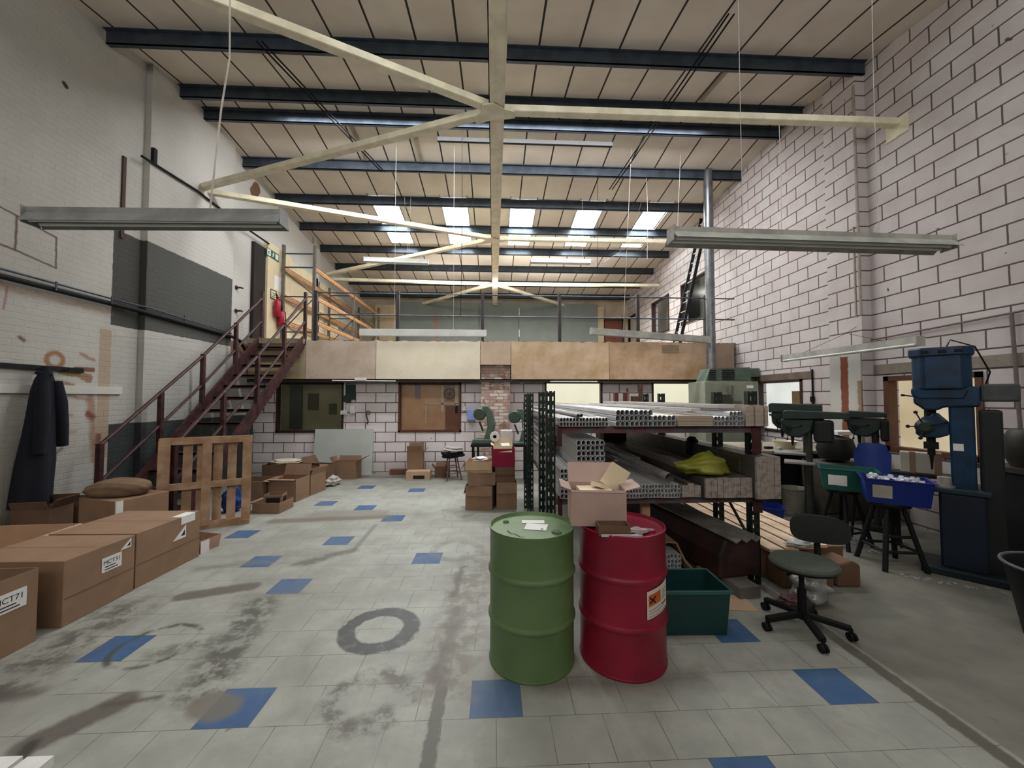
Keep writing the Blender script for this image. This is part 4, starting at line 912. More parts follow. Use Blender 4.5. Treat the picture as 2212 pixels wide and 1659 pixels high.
stack(1.62, .06, 3.62, (.034, .033), (.045, .044), .003, [4] * 5, .9, 'hollow aluminium profile in the small bundle on the floor behind the green crate', gr + 'behind the green crate')
mb = MB(); mb.box(1.60, 1.80, 3.6, 4.5, 0, .05); tag(mb.build('timber_bearer', m_wood), 'timber under the small profile bundle behind the green crate', 'timber')
mb = MB(); mb.prism([(1.58, 0), (1.585, 0), (1.59, .3), (1.66, .37), (1.76, .36), (1.84, .2), (1.98, .04), (1.975, .03), (1.83, .17), (1.75, .35), (1.66, .36), (1.595, .29)], 'y', 3.7, 4.3); tag(mb.build('cardboard_wrap', m_card), 'brown cardboard sheet curled over the small profile bundle', 'cardboard')
BL = ['leftmost pale timber board of the low deck, next to the rack', 'second pale timber board of the low deck from the rack', 'middle pale timber board of the low deck', 'fourth pale timber board of the low deck from the rack', 'rightmost pale timber board of the low deck, nearest the blue tub']
for i in range(5):
    x0 = 2.62 + i * .17; mb = MB(); mb.box(x0, x0 + .14, 3.62 + .03 * i, 6.3, .28, .31)
    if i == 0: pass
    tag(mb.build('timber_board', m_plank, bevel=.003), BL[i], 'board', 'pale timber boards of the low deck')
for y_, l in ((3.75, 'front'), (5.2, 'rear')):
    mb = MB(); mb.box(2.62, 3.46, y_, y_ + .1, 0, .28); tag(mb.build('deck_bearer', m_cardd), l + ' brown timber bearer under the pale low deck', 'timber')
mb = MB()
for k in range(3): mb.prism([(2.65 + k * .26, .0), (2.88 + k * .26, .0), (2.88 + k * .26, .2), (2.8 + k * .26, .24), (2.66 + k * .26, .21)], 'y', 3.5, 3.73)
tag(mb.build('wrapped_ends', m_cardd, bevel=.02), 'dark cardboard wrapped ends in front of the pale timber deck', 'package')
blob('clear_plastic_bag', M('clear_plastic', '#9a9a96', .2, 0, .3, 9, spec=.8), 'crumpled clear plastic bag on the floor behind the office chair', 'bag', (2.72, 3.28, 0), (.14, .12, .16), 11, .8)
blob('white_plastic_bag', M('white_film', '#b9bdb9', .3, 0, .3, 9), 'white plastic film lying on the end of the pale timber deck', 'bag', (2.98, 3.7, .31), (.13, .08, .03), 12, .8)
blob('wire_offcuts', M('dull_red_scrap', '#5d3f3c', .6, 0, .4, 20), 'small heap of reddish scrap on the floor behind the chair base', 'scrap', (2.52, 3.22, 0), (.1, .07, .05), 14, .9)

# ------------------------------------------------------------------ cardboard boxes
def carton(name, label, loc, rz, w, d, h, mat=None, flaps=(), t_=.006, group=None, cat='box', tape=False, closed=False, marks=None):
    t = thing(name, label, cat, loc, R(rz), group); mat = mat or m_card
    mb = MB()
    if closed: mb.box(-w / 2, w / 2, -d / 2, d / 2, 0, h); mb.build('body', mat, t, bevel=.004)
    else: mb.tub(w, d, h, t_); mb.build('body', mat, t)
    for side, ang, ln in flaps:             # side n/s/e/w, angle from vertical outwards in degrees
        a = R(ang); mb = MB(); k = {'s': 0, 'e': 90, 'n': 180, 'w': 270}[side]; L_ = (w if side in 'ns' else d) * .97; D = (d if side in 'ns' else w) / 2
        e = (-math.sin(a) * ln, math.cos(a) * ln)
        mb.bar((0, -D + .002, h), (0, -D + e[0], h + e[1]), L_, .005, up=(0, -math.cos(a), math.sin(a)) if abs(math.cos(a)) > .01 else (0, 0, 1)); mb.xf(RZ(k)); mb.build('flap', mat, t)
    if tape: mb = MB(); mb.box(-.025, .025, -d / 2 - .0012, d / 2 + .0012, h * .7, h + .0012); mb.build('tape', M('parcel_tape', '#b79b77', .3), t)
    if closed:
        mb = MB(); mb.box(-w / 2, w / 2, -.002, .002, h, h + .001); mb.build('lid_seam', m_cardd, t)
    return t
def plabel(t, M4, w, h, txt=None, ts=.05, border=False):
    mb = MB(); mb.box(-w / 2, w / 2, -.0015, 0, -h / 2, h / 2).xf(M4); lb = mb.build('shipping_label', m_paper, t)
    if txt: text_mesh(lb, txt, ts, M4 @ T(0, -.002, h * .12) @ Matrix.Rotation(R(90), 4, 'X'), m_ink)
    mb = MB(); [mb.box(-w * .35, w * (.3 - .1 * k), -.0024, -.0015, -h * .38 + k * .022, -h * .38 + .008 + k * .022) for k in range(2)]; mb.xf(M4); mb.build('small_print', m_ink, lb)
    return lb
E_ = lambda y, z, w: T(w, y, z) @ RZ(90)
# left foreground cartons (long sides parallel to the wall)
c1 = carton('cardboard_box', 'large brown carton at the left edge of the picture nearest the camera', (-3.68, 2.52, 0), 0, .78, 1.0, .52, closed=False, flaps=(('w', 60, .3), ('s', 95, .3)), group='large cartons along the left wall')
plabel(c1, E_(.33, .36, .393), .20, .13, 'MCT71', .055)
c2 = carton('cardboard_box', 'large brown carton with an upright label and a triangle label, second from the left', (-3.68, 3.47, 0), -1, .82, .58, .50, closed=True, flaps=(), group='large cartons along the left wall')
plabel(c2, E_(.08, .34, .412), .17, .12, 'MCT31', .048)
def tri(t, M4, s=.14):
    mb = MB(); mb.prism([(-s / 2, -s * .3), (s / 2, -s * .3), (s / 2, s * .5)], 'y', -.0015, 0).xf(M4); lb = mb.build('shipping_label', m_paper, t)
    mb = MB(); mb.prism([(s * .1, -s * .15), (s * .4, -s * .15), (s * .4, s * .2)], 'y', -.0025, -.0015).xf(M4); mb.build('symbol', m_ink, lb)
tri(c2, E_(.2, .44, .412), .1)
c3 = carton('cardboard_box', 'large brown carton with a triangular label, third from the left', (-3.66, 4.16, 0), -2, .80, .74, .50, closed=True, group='large cartons along the left wall'); tri(c3, E_(.1, .33, .403), .16)
mb = MB(); mb.box(.3, .402, .12, .3, .42, .5015); mb.build('tape', m_paper, c3)
c4 = carton('cardboard_box', 'tall brown carton with white edge tape behind the large cartons, under the brown pad', (-4.37, 4.88, 0), -18, .62, .52, .60, closed=True, mat=m_card, group='large cartons along the left wall')
mb = MB(); mb.box(.29, .3115, -.262, -.2, .2, .6); mb.build('tape', m_paper, c4)
c5 = carton('cardboard_box', 'brown carton against the left wall behind the front row, flaps open', (-4.6, 3.75, 0), 3, .8, .95, .46, mat=m_card2, flaps=(('e', 95, .09), ('w', 70, .2)), group='large cartons along the left wall')
c6 = carton('cardboard_box', 'brown carton in the left back row at the edge of the picture', (-4.6, 2.7, 0), 0, .8, .95, .44, mat=m_card, closed=True, group='large cartons along the left wall')
mb = MB(); mb.tub(.34, .3, .14, .004, .1); o = mb.build('small_carton', M('pinkish_carton', '#b08f80', .85), recenter=False); o.location = (-3.42, 4.72, 0); o.rotation_euler = (0, 0, R(-15)); tag(o, 'small pinkish carton with white tape at the end of the left row', 'box')
mb = MB(); mb.box(.172, .176, -.1, .0, .0, .13); mb.build('tape', m_paper, o)
pad = blob('packing_pad', M('brown_packing_paper', '#79624d', .9, 0, .2, 6), 'brown padded sack lying on the tall carton by the stairs', 'pad', (-4.42, 4.86, .60), (.33, .2, .12), 21, .25, n=2)
for x_, y_, z_, l in ((-5.15, 4.75, .0, 'small brown carton against the left wall below the coat'), (-5.2, 5.15, .0, 'narrow brown carton against the left wall near the stair foot')):
    carton('cardboard_box', l, (x_, y_, z_), 8, .35, .3, .5, mat=m_cardd, flaps=(('e', 30, .12), ('s', 20, .1)))
for c_, d_ in ((c2, .58), (c3, .74)):
    mb = MB(); mb.box(.40, .4125 if c_ is c2 else .4025, -d_ / 2 + .01, d_ / 2 - .01, .205, .211); mb.build('crease', m_cardd, c_)
# bottom-left corner white package
t = thing('wrapped_package', 'white wrapped package cut off at the bottom left corner', 'package', (-2.35, 1.78, 0)); 
mb = MB(); mb.box(-.6, .12, -.3, .235, 0, .05); mb.build('sheet', m_paper, t); mb = MB(); mb.box(.14, .26, -.3, .235, 0, .045); mb.build('strip', m_paper, t)

# middle row of small cartons right of the pallet
carton('cardboard_box', 'small open carton with black printed panels in front of the far left cartons', (-3.42, 6.28, 0), -4, .42, .36, .16, mat=m_card, flaps=(('w', 100, .1),))
cb = carton('cardboard_box', 'small black-printed box standing in the open carton', (-3.40, 6.30, .012), 8, .26, .2, .24, mat=m_card, closed=False)
mb = MB(); mb.box(-.1, .1, -.1015, -.1, .05, .2); mb.box(.13, .1315, -.07, .07, .08, .2); mb.build('printed_panel', m_ink, cb)
carton('cardboard_box', 'brown carton with open lid, right of the pallet', (-3.52, 6.95, 0), -6, .48, .4, .38, mat=m_card, flaps=(('n', 20, .2), ('s', 100, .05)))
carton('cardboard_box', 'plain brown carton with white papers on top, right beside the pallet', (-4.05, 6.9, 0), 0, .45, .45, .36, mat=m_card, flaps=(('e', 95, .1),))
carton('cardboard_box', 'brown carton with torn white labels in the far left row', (-3.42, 7.42, 0), -10, .4, .45, .36, mat=m_card, flaps=(('e', 20, .12), ('n', 40, .14)))
carton('cardboard_box', 'large dark-sided carton with white foam on top, by the back wall', (-4.2, 8.3, 0), 2, .85, .5, .40, mat=m_cardd, flaps=())
blob('packing_foam', M('cream_foam', '#d8d0b8', .8, 0, .1, 6), 'cream crumpled packing sheet on the dark carton by the back wall', 'packing', (-4.25, 8.3, .40), (.3, .2, .05), 31, .6)
carton('cardboard_box', 'brown carton with torn labels leaning in the far left row', (-3.45, 7.96, 0), -14, .36, .42, .42, mat=m_cardd, flaps=(('w', 30, .18), ('s', 40, .1)))
c_ = carton('cardboard_box', 'open brown carton with raised flaps before the white board', (-3.2, 8.72, 0), -3, .5, .35, .36, mat=m_card, flaps=(('n', 10, .1), ('e', 60, .22), ('w', 30, .12)))
blob('plastic_wrap', M('white_wrap', '#c4bfb9', .4, 0, .2, 9), 'crumpled white wrapping on the floor beside the far left cartons', 'wrapping', (-3.22, 8.0, 0), (.12, .18, .1), 33, .9)
# leaning white board
t = thing('white_board', 'pale grey-white sheet leaning on the back wall between the windows', 'board', (-3.43, 9.05, 0)); mb = MB(); mb.box(-.66, .66, 0, .02, 0, 1.03); b_ = mb.build('sheet', M('pale_green_white_sheet', '#b3b9b2', .5, 0, .08, 2), t); b_.rotation_euler = (R(-6), 0, 0)
# cartons by the back wall, centre
carton('cardboard_box', 'tall open carton standing by the back wall under the plywood window', (-1.72, 8.75, 0), 4, .34, .3, .56, mat=m_card, flaps=(('s', 25, .16), ('e', 50, .12), ('n', 0, .18)))
cb = carton('cardboard_box', 'small brown carton with a dark handle slot on the floor by the back wall', (-1.6, 8.5, 0), 0, .5, .25, .19, mat=m_card2, closed=True); mb = MB(); mb.box(-.1, .14, -.127, -.125, .03, .1); mb.build('handle_slot', m_ink, cb)
carton('cardboard_box', 'low torn carton left of the draped stool', (-1.13, 8.75, 0), 5, .32, .28, .2, mat=m_cardd, flaps=(('w', 40, .1), ('n', 30, .1)))
mb = MB(); mb.box(-2.35, -1.95, 8.98, 9.12, 0, .12); tag(mb.build('red_block', M('dull_red_block', '#6e4a42', .8)), 'dull red timber block at the foot of the back wall', 'block')
# stool with clothes
def stool(label, loc, rz, h, r, spread, mat, legm=None, n=4, cat='stool', ring=True, lr=.014, seat_h=.04):
    t = thing('stool', label, cat, loc, R(rz))
    mb = MB(); mb.lathe([(0, h - seat_h), (r * .95, h - seat_h), (r, h - seat_h * .6), (r, h - .01), (r * .94, h), (0, h)], 24); mb.build('seat', mat, t, smooth=True)
    for k in range(n):
        a = math.pi / n + 2 * math.pi * k / n; mb = MB(); mb.tube([(r * .6 * math.cos(a), r * .6 * math.sin(a), h - seat_h), (spread * math.cos(a), spread * math.sin(a), 0)], [lr, lr * 1.1], 10); mb.build('leg', legm or mat, t, smooth=True)
    if ring:
        for zf in (.28, .5):
            for k in range(n):
                if zf > .4 and k % 2: continue
                a = math.pi / n + 2 * math.pi * k / n; b = a + 2 * math.pi / n; q = spread + (r * .6 - spread) * zf
                mb = MB(); mb.tube([(q * math.cos(a), q * math.sin(a), h * zf), (q * math.cos(b), q * math.sin(b), h * zf)], lr * .7, 8); mb.build('stretcher', legm or mat, t)
    return t
stool('wooden stool draped with clothes by the back wall', (-.88, 8.45, 0), 20, .55, .17, .23, m_black, M('worn_wood_leg', '#6e4e42', .6), 4)
cl = blob('black_garment', M('black_cloth', '#0c0d12', .95), 'black garment draped over the stool by the back wall', 'clothes', (-.88, 8.45, .46), (.24, .17, .11), 41, .5, n=3)
blob('pink_cloth', M('pale_pink_cloth', '#cdb5b4', .9, 0, .12, 8, col2='#aab0aa'), 'pale pink and white cloth heaped on the black garment on the stool', 'clothes', (-.88, 8.43, .58), (.2, .15, .07), 42, .8, n=4)

# stacked cartons left of the rack
carton('cardboard_box', 'bottom carton of the left stack beside the rack', (-.2, 6.32, 0), -8, .42, .42, .38, flaps=(('s', 172, .16), ('w', 168, .14)), group='stacked cartons beside the rack')
s2 = carton('cardboard_box', 'second carton of the left stack beside the rack, pushed in and worn', (-.2, 6.3, .381), 6, .42, .38, .20, mat=m_card, flaps=(), group='stacked cartons beside the rack')
s3 = carton('cardboard_box', 'top carton of the left stack filled with papers, flaps hanging down', (-.22, 6.3, .582), -4, .42, .40, .17, mat=m_card2, flaps=(('s', 172, .13), ('w', 150, .15)), group='stacked cartons beside the rack')
for k in range(7):
    mb = MB(); mb.cbox((0, 0, 0), (.16, .12, .006), T(-.25 + .03 * (k % 4), 6.25 + .04 * (k % 3), .748 + .008 * k) @ RZ(37 * k) @ Matrix.Rotation(R(8 * ((k % 3) - 1)), 4, 'X')); tag(mb.build('paper_sheet', m_paper), 'white paper lying in the top carton of the left stack', 'paper', 'papers in the top carton')
carton('cardboard_box', 'bottom carton of the right stack with printed text, beside the rack', (.2, 6.36, 0), 2, .32, .42, .42, flaps=(('s', 172, .17),), group='stacked cartons beside the rack')
carton('cardboard_box', 'middle carton of the right stack, flap folded down', (.18, 6.36, .421), 0, .31, .4, .24, flaps=(('s', 172, .12),), mat=m_cardd, group='stacked cartons beside the rack')
t = thing('storage_box', 'crimson plastic box on top of the right carton stack', 'box', (.15, 6.32, .665)); mb = MB(); mb.tub(.37, .36, .28, .006, .08); mb.build('body', M('crimson_plastic', '#8f1238', .4, 0, .15, 5), t)
cb = carton('cardboard_box', 'cream open carton sitting in the crimson box', (.15, 6.3, .72), -2, .30, .28, .27, mat=m_cream_card, flaps=(('n', 8, .1), ('s', 170, .1), ('w', 60, .05)))
mb = MB(); mb.cbox((0, 0, 0), (.14, .09, .012), T(.19, 6.24, .99) @ RZ(20) @ Matrix.Rotation(R(35), 4, 'X')); tag(mb.build('leaflet', m_paper), 'white leaflet sticking out of the cream carton', 'paper')
mb = MB(); n = 28
mb.lathe([(.03, -.03), (.08, -.03), (.08, .03), (.03, .03), (.03, -.03)], n); mb.xf(T(.02, 6.42, 1.11) @ Matrix.Rotation(R(90), 4, 'X')); tag(mb.build('tape_roll', m_paper, smooth=True), 'white roll of tape standing behind the cream carton', 'tape roll')
mb = MB(); mb.box(.12, .32, 6.61, 6.7, .9, 1.2); tag(mb.build('paper_packet', m_paper, bevel=.015), 'white paper packet standing behind the cream carton', 'packet')
mb = MB(); mb.box(-.02, .36, 6.6, 6.8, 0, .9); tag(mb.build('carton_pile', m_cardd), 'dark cardboard pile behind the right carton stack', 'cardboard')

# bench machines at the brick pier
def bench_grinder(label, loc):
    t = thing('bench_press', label, 'machine', loc, R(-6))
    mb = MB(); mb.prism([(.02, 0), (.2, 0), (.26, .35), (.2, .62), (.1, .72), (.0, .72), (-.04, .6), (.08, .5), (.1, .3)], 'y', -.07, .07); mb.build('frame', m_lightgreen, t, bevel=.02)
    mb = MB(); mb.lathe([(0, -.06), (.11, -.06), (.13, -.03), (.13, .03), (.11, .06), (0, .06)], 28); mb.xf(T(-.06, -.05, .55) @ Matrix.Rotation(R(90), 4, 'X')); mb.build('flywheel', M('grey_green_flywheel', '#3f5044', .45, .1), t, smooth=True)
    mb = MB(); mb.box(-.2, .24, -.14, .14, -.06, .04); mb.build('base', m_lightgreen, t, bevel=.02)
    mb = MB(); mb.bar((-.06, -.1, .4), (.02, -.12, .2), .03); mb.build('lever', m_machgreen, t)
    return t
bench_grinder('green cast-iron hand press on the bench left of the brick pier', (-.22, 8.1, .86)); bench_grinder('green cast-iron hand press on the bench right of the brick pier', (.5, 8.1, .80))
t = thing('work_table', 'narrow black-legged bench under the green presses by the brick pier', 'table', (.1, 8.1, 0)); mb = MB(); mb.box(-.56, .62, -.25, .25, .76, .8); mb.build('top', m_black, t)
for x_ in (-.52, -.42, .55):
    for y_ in (-.22, .22):
        mb = MB(); mb.box(x_ - .015, x_ + .015, y_ - .015, y_ + .015, 0, .76); mb.build('leg', m_black, t)
# things on the back wall
mb = MB(); mb.box(-3.42, -3.2, 9.16, 9.2, 1.70, 2.05); mb.box(-3.47, -3.3, 9.15, 9.2, 1.64, 1.8); tag(mb.build('hanging_folder', M('dark_green_folder', '#2b3b35', .7)), 'dark green folder hanging on the back wall between the windows', 'folder')
mb = MB(); mb.box(-3.3, -3.2, 9.12, 9.2, 1.38, 1.58); tag(mb.build('switch_box', m_white, bevel=.005), 'white switch box on the back wall between the windows', 'switch')
mb = MB(); mb.box(-3.52, -3.38, 9.13, 9.2, 1.36, 1.45); mb.box(-3.465, -3.425, 9.17, 9.2, 1.45, 2.1); tag(mb.build('socket_outlet', m_white, bevel=.004), 'white double socket with conduit beside the dim window', 'socket')
mb = MB(); mb.tube([(-2.96, 9.17, 1.38), (-2.9, 9.17, 1.2), (-2.92, 9.17, 1.14)], .012, 8); mb.tube([(-2.9 + .04 * math.cos(a / 3), 9.17, 1.4 + .04 * math.sin(a / 3)) for a in range(20)], .008, 6); tag(mb.build('hand_tool', m_black), 'black tool hanging on a nail between the windows', 'tool')
mb = MB(); mb.box(-.62, -.43, 9.1, 9.2, 1.22, 1.47); tag(mb.build('blue_notepad', M('light_blue_plastic', '#7d97c9', .5), bevel=.01), 'light blue dispenser on the back wall beside the brick pier', 'dispenser')
mb = MB(); mb.box(-.74, -.66, 9.15, 9.2, 1.45, 1.55); tag(mb.build('light_switch', m_white), 'white light switch right of the plywood window', 'switch')
mb = MB(); mb.tube([(-5.3, 9.1, 2.13), (-2.0, 9.1, 2.12), (-.6, 9.08, 2.11), (.1, 8.97, 2.13), (.5, 9.08, 2.13), (1.1, 9.1, 2.15)], .014, 8); tag(mb.build('wall_cable', m_dwire), 'dark cable running under the mezzanine edge over the brick pier', 'cable')
mb = MB(); mb.box(.62, .7, 9.05, 9.12, 2.08, 2.16); tag(mb.build('junction_box', m_white), 'small white junction box under the mezzanine edge by the brick pier', 'junction box')
mb = MB(); mb.tube([(-3.6, 8.85, 2.13), (-2.2, 8.85, 2.12)], .013, 8); mb.box(-3.1, -2.85, 8.83, 8.87, 2.14, 2.2); tag(mb.build('tube_light', m_white), 'slim tube light fixed under the mezzanine edge on the left', 'tube light')
mb = MB(); mb.tube([(1.3, 8.9, 2.12), (2.4, 8.9, 2.12)], .015, 8); tag(mb.build('tube_light', m_white), 'slim tube light fixed under the mezzanine edge over the lit window', 'tube light')
# red machine and shelf between lit windows
t = thing('red_machine', 'dark red machine standing between the two lit windows', 'machine', (2.95, 8.8, 0)); 
mb = MB(); mb.box(-.25, .3, -.2, .15, 0, 1.5); mb.build('cabinet', M('dark_red_paint', '#4a1d1a', .5, 0, .3, 6), t); mb = MB(); mb.box(-.24, -.16, -.22, -.1, 1.5, 1.86); mb.box(-.02, .05, -.22, -.1, 1.5, 1.86); mb.build('column', M('red_paint', '#5e2622', .5, 0, .3, 6), t)
mb = MB(); mb.tube([(.35, -.1, 1.2), (.4, -.1, 2.05)], .045, 12); mb.cbox((.28, -.12, 1.68), (.2, .16, .2)); mb.build('motor', M('rust_brown', '#4d2f24', .6, 0, .3, 8), t)
mb = MB(); mb.box(1.78, 2.14, 6.2, 6.5, 1.03, 1.2); tag(mb.build('wooden_crate', M('dark_brown_crate', '#42261f', .8, 0, .2, 6)), 'dark brown crate sitting far back on the middle shelf profiles', 'crate')
mb = MB(); mb.box(1.72, 1.78, 6.22, 6.5, 1.0, 1.22); tag(mb.build('crate_board', m_plank), 'pale board beside the dark crate on the middle shelf', 'board')
# ------------------------------------------------------------------ oil drums
def drum(label, x, y, mat, rz):
    t = thing('steel_drum', label, 'drum', (x, y, 0), R(rz), 'steel drums in the foreground')
    r = .284; p = [(0, .012), (r - .012, .012), (r - .012, 0), (r + .004, 0), (r + .006, .012), (r, .022)]
    for zc in (.305, .60):
        p += [(r, zc - .03), (r + .004, zc - .016), (r + .0115, zc - .006), (r + .0115, zc + .006), (r + .004, zc + .016), (r, zc + .03)]
    p += [(r, .86), (r + .006, .87), (r + .005, .882), (r - .004, .884), (r - .008, .872), (r - .014, .862), (0, .866)]
    mb = MB(); mb.lathe(p, 72); mb.build('body', mat, t, smooth=True)
    for a, br in ((-40, .033), (150, .02)):
        cx, cy = .2 * math.cos(R(a)), .2 * math.sin(R(a)); mb = MB(); mb.lathe([(0, .862), (br * .7, .862), (br * .75, .876), (br, .876), (br * 1.05, .862)], 20, (cx, cy, 0)); mb.build('bung', mat, t, smooth=True)
        mb = MB(); mb.lathe([(br * .2, .877), (br * .7, .877), (br * .7, .872), (br * .2, .872)], 20, (cx, cy, 0)); mb.build('bung_ring', m_machgreen if 'green' in label else m_alud, t)
    return t
m_dgreen = M('sage_green_drum_paint', '#627a50', .42, 0, .14, 3, col2='#547045', spec=.4)
m_dred = M('deep_red_drum_paint', '#8c1330', .38, 0, .2, 3, col2='#750f29', spec=.4)
d1 = drum('sage green steel drum with white papers on its lid', .262, 2.70, m_dgreen, 0); d2 = drum('deep red steel drum with a hazard label and a box on top', .885, 2.69, m_dred, 0)
for (x, y, w, h, rz, l) in ((-.0, .09, .16, .07, -4, 0), (.01, -.02, .15, .13, -14, 1)):
    mb = MB(); mb.cbox((0, 0, 0), (w, h, .0012), T(x + .02, y, .8675) @ RZ(rz)); lb = mb.build('paper_label', m_paper, d1)
    if l: mb = MB(); mb.cbox((.045, -.04, .0012), (.02, .006, .0008), T(x + .02, y, .8675) @ RZ(rz + 0)); mb.cbox((.045, -.04, .0012), (.006, .02, .0008), T(x + .02, y, .8675) @ RZ(rz)); mb.build('print', m_ink, lb)
mb = MB(); rnd = random.Random(4); px, py = -.17, -.08
for k in range(9):
    nx, ny = px + .012 + rnd.uniform(-.006, .006), py - .012 + rnd.uniform(-.018, .02); mb.bar((px, py, .8665), (nx, ny, .8665), .004, .0015); px, py = nx, ny
mb.build('scrawl', m_ink, d1)
def cpatch(mb, r, a0, a1, z0, z1, n=10, sh=0, t_=.001):
    vs = []; fs = []
    for k in range(n + 1):
        a = R(a0 + (a1 - a0) * k / n); zo = sh * k / n
        for rr in (r, r + t_):
            for z in (z0 + zo, z1 + zo): vs.append((rr * math.cos(a), rr * math.sin(a), z))
    for k in range(n):
        b = 4 * k; fs += [(b + 2, b + 6, b + 7, b + 3), (b, b + 1, b + 5, b + 4), (b + 1, b + 3, b + 7, b + 5), (b, b + 4, b + 6, b + 2)]
    fs += [(0, 2, 3, 1), (4 * n, 4 * n + 1, 4 * n + 3, 4 * n + 2)]
    return mb.add(vs, fs)
mb = MB(); cpatch(mb, .2885, -77, -36, .375, .545, 12, .035); hl = mb.build('hazard_label', M('aged_label_paper', '#cfc8bd', .7, 0, .1, 9), d2)
mb = MB(); cpatch(mb, .2896, -74.5, -54, .452, .522, 8, .018); mb.build('orange_panel', M('hazard_orange', '#c85a28', .6), hl)
mb = MB()
for s in (-1, 1):
    for k in range(6):
        f0, f1 = k / 6, (k + 1) / 6; aa = R(-73 + 9 * f0); ab = R(-73 + 9 * f1); za = .468 + (.038 * f0 if s > 0 else .038 * (1 - f0)) + .004; zb = .468 + (.038 * f1 if s > 0 else .038 * (1 - f1)) + .004; r = .2912
        mb.bar((r * math.cos(aa), r * math.sin(aa), za), (r * math.cos(ab), r * math.sin(ab), zb), .0014, .010, up=(0, 0, 1))
mb.build('cross_symbol', m_ink, hl)
mb = MB()
for k in range(5): cpatch(mb, .2896, -51, -40 - (k % 2) * 3, .475 + k * .013, .478 + k * .013, 4, .008)
for k in range(3): cpatch(mb, .2896, -74, -42 - k * 4, .388 + k * .018, .391 + k * .018, 8, .026)
mb.build('small_print', M('grey_print', '#6f6a66', .8), hl)
mb = MB(); cpatch(mb, .2896, -50, -39, .44, .45, 4, .008); mb.build('red_print', M('dull_red_print', '#8c3a34', .8), hl)
# things on the red drum
ZD = .885
cb = carton('cardboard_box', 'buff open carton with raised flaps standing on the red drum', (.72, 2.74, ZD), -6, .37, .26, .24, mat=m_pinkcard, flaps=(('s', 165, .015), ('e', 75, .1), ('n', 35, .16), ('w', 70, .07)))
mb = MB(); mb.cbox((0, 0, 0), (.12, .10, .03), T(.05, .02, .235) @ RZ(30) @ Matrix.Rotation(R(20), 4, 'Y')); mb.xf(T(.72, 2.74, ZD)); tag(mb.build('small_packet', m_cream_card), 'cream folded packet sticking out of the buff carton', 'packet')
mb = MB(); mb.cbox((0, 0, 0), (.15, .004, .17), T(.16, .06, .29) @ RZ(-12) @ Matrix.Rotation(R(32), 4, 'Y')); mb.xf(T(.72, 2.74, ZD)); tag(mb.build('card_sheet', m_cream_card), 'upright cream cardboard sheet in the buff carton', 'cardboard')
mb = MB(); mb.box(-.12, .1, -.09, .09, .2, .225); mb.xf(T(.72, 2.74, ZD)); tag(mb.build('carton_contents', m_cream_card), 'cream packing filling the buff carton', 'packing')
carton('cardboard_tray', 'small brown cardboard tray on the front of the red drum lid', (.775, 2.525, .868), -4, .20, .11, .065, mat=m_cardd)
for i, (x, y, L_, a) in enumerate(((.80, 2.452, .24, -2), (.84, 2.437, .19, -3))):
    mb = MB(); mb.bar((-L_ / 2, 0, 0), (L_ / 2, 0, 0), .012, .012); mb.xf(T(x, y, .891 - .012) @ RZ(a)); tag(mb.build('metal_strip', m_alu), 'short aluminium strip on the front of the red drum lid', 'metal strip', 'two short strips on the red drum')
blob('clear_packet', M('clear_film', '#b8a9ac', .15, 0, .2, 9, spec=.8), 'small clear plastic packet beside the tray on the red drum', 'packet', (.94, 2.53, .868), (.07, .04, .018), 51, .7)
# ------------------------------------------------------------------ green crate, cardboard sheet
t = thing('storage_crate', 'dark green plastic crate on the floor beside the red drum', 'crate', (1.5, 3.02, 0), R(-2))
mb = MB(); mb.tub(.50, .36, .33, .006, .10); mb.build('body', m_darkgreenpl, t)
mb = MB(); w, d, h = .50, .36, .33
for a in ((-w / 2 - .015, w / 2 + .015, -d / 2 - .015, -d / 2 + .004), (-w / 2 - .015, w / 2 + .015, d / 2 - .004, d / 2 + .015), (-w / 2 - .015, -w / 2 + .004, -d / 2, d / 2), (w / 2 - .004, w / 2 + .015, -d / 2, d / 2)): mb.box(a[0], a[1], a[2], a[3], h - .022, h + .004)
mb.build('rim', M('green_plastic_rim', '#2f5a55', .4), t, bevel=.003)
mb = MB(); mb.cbox((0, 0, 0), (.42, .3, .004), T(1.98, 3.32, .004) @ RZ(-8)); tag(mb.build('cardboard_sheet', m_card2), 'flat piece of cardboard on the floor right of the green crate', 'cardboard')
mb = MB(); mb.cbox((0, 0, .05), (.2, .24, .1), T(2.22, 3.46, 0) @ RZ(6)); tag(mb.build('concrete_block', M('grey_block', '#6e6a66', .9, 0, .2, 6)), 'small grey block on the floor in front of the rack foot', 'block')
# ------------------------------------------------------------------ office chair
t = thing('office_chair', 'grey-green swivel office chair on a black five-star base', 'chair', (2.36, 2.9, 0), R(0))
CH = (0, 0)
mb = MB(); mb.lathe([(0, .46), (.17, .462), (.225, .478), (.232, .495), (.22, .512), (.15, .52), (0, .522)], 40, sx=1.0, sy=.92)
se = mb.build('seat', m_seat, t, smooth=True)
mb = MB(); mb.lathe([(0, .445), (.16, .445), (.215, .46), (.22, .474), (0, .474)], 36, sx=1.0, sy=.92); mb.build('seat_shell', m_black, t, smooth=True)
